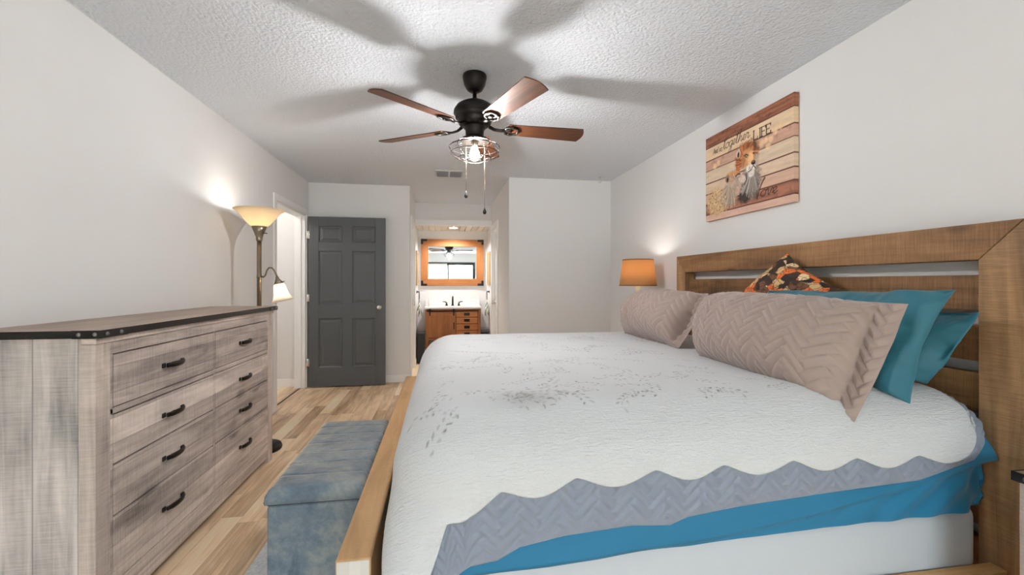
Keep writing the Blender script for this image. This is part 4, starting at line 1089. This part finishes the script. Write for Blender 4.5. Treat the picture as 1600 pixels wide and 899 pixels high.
stroke(uvp((0.405, 0.578), (0.43, 0.560), (0.458, 0.570)), 0.006, (38, 30, 28)); stroke(uvp((0.42, 0.60), (0.46, 0.60)), 0.004, (120, 96, 84), 0.7)
stroke(uvp((0.525, 0.60), (0.532, 0.655), (0.508, 0.70)), 0.007, (66, 52, 46))
for q in range(46):
    a, r = rs.uniform(0, 6.28), rs.random() ** 0.6
    ell(0.17 + 0.13 * r * math.cos(a), 0.80 + 0.14 * r * math.sin(a), 0.006, 0.009, (104, 76, 50) if q % 3 else (230, 206, 164), a, 0.4, 0.3, q, 0.85)
# lettering
GL = {'o': (0.9, [[(0.75, 0.85), (0.45, 1), (0.1, 0.7), (0.05, 0.3), (0.3, 0), (0.65, 0.15), (0.8, 0.6), (0.7, 0.9), (0.95, 0.85)]]),
      'g': (0.95, [[(0.8, 0.9), (0.45, 1), (0.1, 0.6), (0.15, 0.1), (0.45, 0.05), (0.75, 0.6), (0.85, 1), (0.7, 0), (0.5, -0.9), (0.15, -1.1), (0.05, -0.8), (0.4, -0.3), (1, 0.3)]]),
      'e': (0.75, [[(-0.05, 0.2), (0.4, 0.45), (0.6, 0.8), (0.42, 1), (0.15, 0.7), (0.12, 0.25), (0.35, 0), (0.75, 0.3)]]),
      't': (0.6, [[(0.0, 0.3), (0.5, 2.0), (0.2, 0.4), (0.3, 0), (0.65, 0.3)], [(0.0, 1.45), (0.9, 1.6)]]),
      'h': (1.0, [[(0, 0.3), (0.5, 1.7), (0.6, 2.15), (0.42, 2.1), (0.2, 0.8), (0.1, 0)], [(0.12, 0.2), (0.45, 0.9), (0.7, 0.95), (0.65, 0.3), (0.75, 0), (1, 0.3)]]),
      'r': (0.7, [[(0, 0.3), (0.25, 1.1), (0.35, 0.9), (0.65, 0.95), (0.5, 0.3), (0.6, 0), (0.95, 0.35)]]),
      'l': (0.6, [[(0.0, -0.1), (0.25, 0.8), (0.75, 2.3), (1.05, 2.8), (0.9, 2.9), (0.55, 2.0), (0.25, 0.6), (0.15, -0.3)]]),
      'v': (0.85, [[(0, 0.8), (0.2, 1), (0.3, 0.05), (0.55, 0.3), (0.8, 1), (0.95, 0.8)]]),
      'A': (1.2, [[(0, 0), (0.7, 1.7), (0.95, 0)], [(0.25, 0.6), (0.95, 0.6)]]), 'n': (0.8, [[(0, 1), (0.1, 0), (0.4, 1), (0.6, 0.9), (0.6, 0), (0.8, 0.1)]]),
      'd': (0.8, [[(0.6, 0.9), (0.2, 1), (0, 0.4), (0.25, 0), (0.6, 0.5), (0.9, 1.8), (0.65, 0)]]), 's': (0.6, [[(0.5, 0.9), (0.2, 0.95), (0.3, 0.5), (0.4, 0.1), (0, 0.05)]]), ' ': (0.7, []), ',': (0.4, [[(0.15, 0.1), (0.05, -0.3)]])}
def smoothpts(p):
    p = [np.array(q, float) for q in p]; out = []
    for i in range(len(p) - 1):
        p0, p1, p2, p3 = p[max(i - 1, 0)], p[i], p[i + 1], p[min(i + 2, len(p) - 1)]
        for k in range(4):
            q = k / 4; out.append(0.5 * (2 * p1 + (p2 - p0) * q + (2 * p0 - 5 * p1 + 4 * p2 - p3) * q * q + (3 * p1 - p0 - 3 * p2 + p3) * q ** 3))
    return out + [p[-1]]
def script(text, u0, u1, vb, xh, wid, slant=0.25, col=(58, 44, 38)):
    tot = sum(GL[c][0] for c in text); sc = (u1 - u0) * CW / tot; x = u0 * CW
    for c in text:
        for pl in GL[c][1]: stroke([(x + q[0] * sc + slant * q[1] * xh * CH * 0.5, vb * CH - q[1] * xh * CH) for q in smoothpts(pl)], wid, col, 0.9)
        x += GL[c][0] * sc
script('And so,', 0.105, 0.235, 0.222, 0.034, 0.0026)
script('together', 0.245, 0.555, 0.222, 0.058, 0.0036)
script('love', 0.640, 0.850, 0.875, 0.062, 0.0042, 0.3, (44, 30, 26))
for q, segs in enumerate([[[(0, 0), (0, 1)], [(0, 0), (0.7, 0)], [(0.7, 0), (0.72, 0.22)], [(-0.1, 1), (0.15, 1)]], [[(0.3, 0), (0.3, 1)], [(0.15, 0), (0.45, 0)], [(0.15, 1), (0.45, 1)]],
                          [[(0, 0), (0, 1)], [(0, 1), (0.7, 1)], [(0, 0.52), (0.5, 0.52)], [(0.7, 1), (0.7, 0.82)], [(-0.1, 0), (0.15, 0)]], [[(0, 0), (0, 1)], [(0, 1), (0.7, 1)], [(0, 0.52), (0.5, 0.52)], [(0, 0), (0.7, 0)], [(0.7, 1), (0.7, 0.82)], [(0.72, 0), (0.72, 0.2)]]]):
    x0 = 0.612 + (0, 0.050, 0.084, 0.132)[q]
    for sg in segs: stroke([((x0 + p[0] * 0.058) * CW, (0.272 - 0.092 * p[1]) * CH) for p in sg], 0.0062 if sg[0][0] == sg[1][0] else 0.0034, (48, 36, 32))
img = np.clip(img, 0, 1)
t = NT('canvas_print', 0.85); t.base(t.attr('paint')[0]); t.bump(t.noise(t.coord(), 900, 1), 0.06, 0.001); M['canvas'] = t.m
art = thing('canvas_print', 'rustic plank canvas print of two lions with script lettering above the bed', 'wall art', (1.945, 2.568, 1.9975))
P = np.stack([np.zeros_like(U), CW / 2 - U, CH / 2 - V], -1)
# wrap the picture round the stretcher edges
e = 0.029
def edge(P, ax, val): q = P.copy(); q[..., 0] = e; return q
P2 = np.concatenate([edge(P[:1], 0, 0), P, edge(P[-1:], 0, 0)], 0); I2 = np.concatenate([img[:1], img, img[-1:]], 0)
P2 = np.concatenate([edge(P2[:, :1], 0, 0), P2, edge(P2[:, -1:], 0, 0)], 1); I2 = np.concatenate([I2[:, :1], I2, I2[:, -1:]], 1)
pc = grid_mesh('printed_canvas', P2, M['canvas'], art, smooth=False, attrs={'paint': I2})
if pc.data.polygons[len(pc.data.polygons) // 2].normal.x > 0: pc.data.flip_normals()
b = MB()
for lo, hi in (((0.004, -CW / 2 + 0.003, -CH / 2 + 0.003), (e, CW / 2 - 0.003, -CH / 2 + 0.03)), ((0.004, -CW / 2 + 0.003, CH / 2 - 0.03), (e, CW / 2 - 0.003, CH / 2 - 0.003)), ((0.004, -CW / 2 + 0.003, -CH / 2 + 0.03), (e, -CW / 2 + 0.03, CH / 2 - 0.03)), ((0.004, CW / 2 - 0.03, -CH / 2 + 0.03), (e, CW / 2 - 0.003, CH / 2 - 0.03))): b.box(lo, hi, 0.002)
b.obj('stretcher_frame', M['bed_x'], art)

# ------------------------------------------------------------------ washbasin niche
VX, VYF, VYB = 0.178, 6.93, YN
van = thing('bathroom_vanity', 'honey oak vanity with a sliding barn door and drawers in the niche', 'vanity', (VX, VYF, 0))
D = VYB - VYF - 0.004
X0, X1 = -0.262 - VX, 0.606 - VX
for x0, x1 in ((X0, X0 + 0.045), (X1 - 0.045, X1)):
    b = MB(); b.box((x0, 0.0, 0), (x1, 0.045, 0.822), 0.003); b.box((x0, D - 0.045, 0), (x1, D, 0.822), 0.003)
    b.box((x0 + 0.008, 0.045, 0.33), (x1 - 0.008, D - 0.045, 0.822), 0.001)
    b.obj('side_frame', M['van_z'], van)
b = MB(); b.box((X0 + 0.045, 0.006, 0.800), (X1 - 0.045, 0.03, 0.822), 0.001); b.box((X0 + 0.045, 0.006, 0.335), (X1 - 0.045, 0.03, 0.365), 0.001); b.box((X0 + 0.045, 0.03, 0.335), (X1 - 0.045, D, 0.35), 0.001)
b.box((X0 + 0.045, D - 0.012, 0.35), (X1 - 0.045, D, 0.822), 0.001); b.box((X0 + 0.445, 0.02, 0.365), (X0 + 0.465, D - 0.012, 0.80), 0.001)
b.obj('carcass', M['van_x'], van)
b = MB()
for k in range(6): b.box((X0 + 0.05, 0.03 + k * 0.062, 0.12), (X1 - 0.05, 0.078 + k * 0.062, 0.135), 0.002)
b.box((X0 + 0.045, 0.005, 0.10), (X1 - 0.045, 0.028, 0.14), 0.002); b.obj('slatted_shelf', M['van_x'], van)
bd = MB()
dx0, dx1 = X0 + 0.045, X0 + 0.470
bd.box((dx0, -0.016, 0.375), (dx0 + 0.055, 0.002, 0.775), 0.002); bd.box((dx1 - 0.055, -0.016, 0.375), (dx1, 0.002, 0.775), 0.002)
bd.box((dx0 + 0.055, -0.016, 0.375), (dx1 - 0.055, 0.002, 0.43), 0.002); bd.box((dx0 + 0.055, -0.016, 0.72), (dx1 - 0.055, 0.002, 0.775), 0.002)
for k in range(4):
    q = (dx1 - dx0 - 0.11) / 4; bd.box((dx0 + 0.055 + k * q + 0.001, -0.008, 0.43), (dx0 + 0.055 + (k + 1) * q - 0.001, 0.0, 0.72), 0.001)
bd = bd.obj('barn_door', M['van_z'], van)
MB().box((dx1 - 0.034, -0.028, 0.50), (dx1 - 0.018, -0.016, 0.61), 0.003).obj('pull_handle', M['black'], bd)
for x in (dx0 + 0.028, dx1 - 0.03):
    h = MB(); h.box((x - 0.010, -0.022, 0.715), (x + 0.010, -0.016, 0.80), 0.002); h.lathe([(0.018, -0.004), (0.019, 0), (0.018, 0.004), (0, 0.004)], (x, -0.020, 0.808), 16, M4=Matrix.Rotation(PI / 2, 4, 'X')); h.obj('door_hanger', M['black'], bd)
MB().box((X0 + 0.02, -0.014, 0.783), (X1 - 0.03, -0.006, 0.801), 0.002).obj('door_track', M['black'], van)
for z0, z1 in ((0.692, 0.777), (0.590, 0.684), (0.480, 0.582), (0.375, 0.472)):
    dw = MB().box((X0 + 0.478, -0.006, z0), (X1 - 0.05, 0.014, z1), 0.003).obj('drawer', M['van_x'], van)
    xc = (X0 + 0.478 + X1 - 0.05) / 2; zc = (z0 + z1) / 2
    h = MB(); h.box((xc - 0.045, -0.010, zc - 0.022), (xc + 0.045, -0.006, zc + 0.022), 0.002); h.prism([(-0.024, zc - 0.016), (-0.010, zc + 0.020), (-0.010, zc + 0.022), (-0.026, zc + 0.004)], 'x', xc - 0.042, xc + 0.042); h.obj('cup_pull', M['black'], dw)
b = MB(); b.box((X0 - 0.016, -0.018, 0.8225), (X1 + 0.016, D, 0.852), 0.004, 3); ct = b.obj('countertop', M['white'], van)
MB().box((X0 - 0.016, D - 0.018, 0.852), (X1 + 0.016, D, 0.955), 0.003).obj('backsplash', M['white'], ct)
b = MB(); b.lathe([(0.15, 0.8525), (0.152, 0.8545), (0.145, 0.8545), (0.13, 0.8530), (0, 0.8526)], ((X0 + X1) / 2, 0.19, 0), 36); b.obj('basin_rim', M['white'], ct)

fc = thing('basin_faucet', 'bronze widespread faucet on the white vanity top', 'faucet', (VX - 0.006, YN - 0.085, 0.8525))
b = MB(); b.lathe([(0, 0), (0.026, 0), (0.026, 0.008), (0.016, 0.016), (0.015, 0.09), (0.017, 0.095), (0.0, 0.13)], (0, 0, 0), 20)
b.tube([(0, 0, 0.08), (0, -0.005, 0.125), (0, -0.03, 0.150), (0, -0.07, 0.150), (0, -0.10, 0.128), (0, -0.105, 0.110)], [0.015, 0.015, 0.014, 0.013, 0.012, 0.012], 12); b.obj('spout', M['bronze'], fc)
for sx in (-1, 1):
    b = MB(); b.lathe([(0, 0), (0.024, 0), (0.023, 0.008), (0.014, 0.022), (0.011, 0.05), (0, 0.056)], (sx * 0.10, 0, 0), 18)
    b.tube([(sx * 0.10, 0, 0.048), (sx * 0.12, -0.004, 0.066), (sx * 0.165, -0.010, 0.070)], [0.009, 0.008, 0.006], 10); b.obj('handle', M['bronze'], fc)
sd = thing('soap_bottle', 'small pink soap pump bottle at the left of the vanity top', 'soap bottle', (-0.205, YN - 0.12, 0.8525))
MB().lathe([(0, 0), (0.030, 0), (0.033, 0.006), (0.030, 0.06), (0.020, 0.10), (0.012, 0.112), (0, 0.112)], (0, 0, 0), 22).obj('bottle', NT('pink_soap', 0.25, base=lin(224, 186, 182)).m, sd)
b = MB(); b.lathe([(0.013, 0.112), (0.013, 0.126), (0.005, 0.128), (0.005, 0.150), (0, 0.150)], (0, 0, 0), 14); b.tube([(0, 0, 0.148), (0, -0.02, 0.150), (0, -0.035, 0.144)], 0.005, 8); b.obj('pump', M['white'], sd)

mir = thing('wall_mirror', 'wide orange oak framed mirror with dark metal corners over the washbasin', 'mirror', (0.171, YN, 1.571))
mw, mh, fw = 0.518, 0.387, 0.117
for nm, lo, hi, ax in (('frame_rail', (-mw, -0.03, mh - fw), (mw, -0.002, mh), 0), ('frame_rail', (-mw, -0.03, -mh), (mw, -0.002, -mh + fw), 0)):
    MB().box(lo, hi, 0.004).obj(nm, M['mir_wood'], mir)
M['mir_wood_v'] = wood('orange_oak_frame_upright', lin(98, 58, 28), lin(142, 90, 48), lin(164, 112, 64), grain='z', plank='x', pw=0.5, saw=0.05, contrast=0.7, seam=0)
for sx in (-1, 1):
    x0, x1 = sorted((sx * mw, sx * (mw - fw)))
    MB().box((x0, -0.03, -mh + fw), (x1, -0.002, mh - fw), 0.004).obj('frame_stile', M['mir_wood_v'], mir)
MB().box((-mw + fw - 0.005, -0.012, -mh + fw - 0.005), (mw - fw + 0.005, -0.004, mh - fw + 0.005), 0).obj('mirror_glass', M['mirror'], mir)
b = MB()
for z in (mh - 0.028,): b.box((-mw + 0.09, -0.036, z - 0.006), (mw - 0.09, -0.030, z + 0.006), 0.002)
b.obj('raised_bead', M['mir_wood'], mir)
for sx in (-1, 1):
    for sz in (-1, 1):
        b = MB(); xs_ = sorted((sx * (mw + 0.002), sx * (mw - 0.10))); zs_ = sorted((sz * (mh + 0.002), sz * (mh - 0.036))); b.box((xs_[0], -0.037, zs_[0]), (xs_[1], -0.029, zs_[1]), 0.002)
        xs_ = sorted((sx * (mw + 0.002), sx * (mw - 0.036))); zs_ = sorted((sz * (mh - 0.036), sz * (mh - 0.085))); b.box((xs_[0], -0.037, zs_[0]), (xs_[1], -0.029, zs_[1]), 0.002)
        b.obj('corner_bracket', M['black'], mir)

rl = thing('recessed_light', 'round recessed light in the slatted niche soffit over the mirror', 'ceiling light', (0.178, 6.98, 2.105))
MB().lathe([(0.062, 0.0), (0.078, -0.004), (0.080, 0.0), (0.062, 0.0)], (0, 0, 0), 32).obj('trim_ring', M['white'], rl)
MB().lathe([(0, -0.001), (0.062, -0.001)], (0, 0, 0), 32).obj('lens', emitter('recessed_lens', (1, 0.92, 0.8, 1), 10.0), rl)
ld = bpy.data.lights.new('niche_light', 'SPOT'); ld.energy = NICHE_W * 4; ld.color = WARM; ld.spot_size = math.radians(150); ld.spot_blend = 0.6; ld.shadow_soft_size = 0.05
o = bpy.data.objects.new('niche_light', ld); o.location = (0.178, 6.98, 2.09); COL.objects.link(o)
lamp('hall_fill', (-2.3, 4.7, 2.3), HALL_W, (1, 0.93, 0.84), 0.1)  # added fill light without a fixture, brightens the hall beyond the doorway

# towel rings and hand towels on the niche side walls
def towel_ring(x, y, sg, label):
    r = thing('towel_ring', label, 'towel ring', (x, y, 1.09), 'towel rings in the washbasin niche')
    MB().lathe([(0.024, 0), (0.024, 0.006), (0.010, 0.012), (0.008, 0.045), (0, 0.048)], (0, 0, 0), 16, M4=Matrix.Rotation(sg * PI / 2, 4, 'Y')).obj('wall_post', M['bronze'], r)
    b = MB(); b.tube([(sg * 0.042, 0.0 + 0.07 * math.sin(2 * PI * k / 28), -0.07 + 0.07 * math.cos(2 * PI * k / 28)) for k in range(28)], 0.004, 8, closed=True); b.obj('ring', M['bronze'], r)
def towel(x, y, sg, mat, label):
    n, m = 40, 36
    s, t_ = np.meshgrid(np.linspace(0, 2 * PI, n), np.linspace(0, 1, m))
    R = 0.018 + 0.055 * smooth(0, 0.8, t_) * (1 + 0.22 * np.cos(5 * s + 1)) * (1 - 0.15 * t_)
    P = np.stack([x + sg * 0.045 + np.clip(R * np.cos(s) * 0.55, -0.036, 0.06), y + R * np.sin(s), 0.965 - 0.245 * t_ - 0.02 * np.cos(3 * s) * t_], -1)
    capr = P[:1].copy(); capr[..., 0] = x + sg * 0.045; capr[..., 1] = y; capr[..., 2] = 0.972
    o = grid_mesh('hand_towel', np.concatenate([capr, P], 0), mat, flip=False); tag(o, label, 'towel', 'hand towels in the washbasin niche')
t = NT('striped_towel', 0.95); q = t.sep(t.coord()); t.base(t.ramp(t.math('FRACT', t.math('MULTIPLY', t.math('ADD', q[1], t.math('MULTIPLY', q[2], 0.15)), 26.)), [(0, lin(84, 90, 84)), (0.55, lin(150, 152, 142)), (0.75, lin(222, 214, 190))]))
towel_ring(AL, 7.0, 1, 'dark bronze towel ring on the left wall of the niche'); towel(AL, 7.0, 1, t.m, 'grey green hand towel hanging from the left ring in the niche')
towel_ring(AR, 7.02, -1, 'dark bronze towel ring on the right wall of the niche'); towel(AR, 7.02, -1, t.m, 'cream and grey hand towel hanging from the right ring in the niche')
for x, sg, y0, y1, lb in ((AL, 1, 6.80, 7.16, 'narrow tan framed panel on the left wall of the niche'), (AR, -1, 6.82, 7.18, 'narrow tan framed panel on the right wall of the niche')):
    pc_ = thing('framed_panel', lb, 'picture', (x, (y0 + y1) / 2, 1.46), 'framed panels on the niche side walls')
    h_ = (y1 - y0) / 2; b = MB(); xa, xb = sorted((0.0, sg * 0.022))
    for lo, hi in (((-h_, -0.27), (-h_ + 0.035, 0.27)), ((h_ - 0.035, -0.27), (h_, 0.27)), ((-h_ + 0.035, -0.27), (h_ - 0.035, -0.235)), ((-h_ + 0.035, 0.235), (h_ - 0.035, 0.27))): b.box((xa, lo[0], lo[1]), (xb, hi[0], hi[1]), 0.003)
    b.obj('frame', M['tanframe'], pc_)
    xa, xb = sorted((0.0, sg * 0.012)); MB().box((xa, -h_ + 0.034, -0.236), (xb, h_ - 0.034, 0.236)).obj('panel', M['tanframe'], pc_)
for x, sg, lb in ((AL + 0.075, 1, 'slim black bin standing left of the vanity'), (AR - 0.085, -1, 'slim black bin standing right of the vanity')):
    bn = thing('waste_bin', lb, 'bin', (x, 6.86 if sg > 0 else 6.98, 0), 'black bins beside the vanity')
    b = MB(); b.box((-0.055, -0.11, 0), (0.055, 0.11, 0.44), 0.02, 3); b.obj('body', M['blackmatte'], bn)
    MB().box((-0.06, -0.115, 0.44), (0.06, 0.115, 0.47), 0.012, 3).obj('lid', M['blackmatte'], bn)
sw = thing('light_switch', 'white light switch plate on the right side wall of the passage', 'switch', (AR, 5.70, 1.16))
MB().box((-0.006, -0.036, -0.058), (0, 0.036, 0.058), 0.003).obj('plate', M['white'], sw); MB().box((-0.010, -0.012, -0.03), (-0.005, 0.012, 0.03), 0.002).obj('toggle', M['white'], sw)
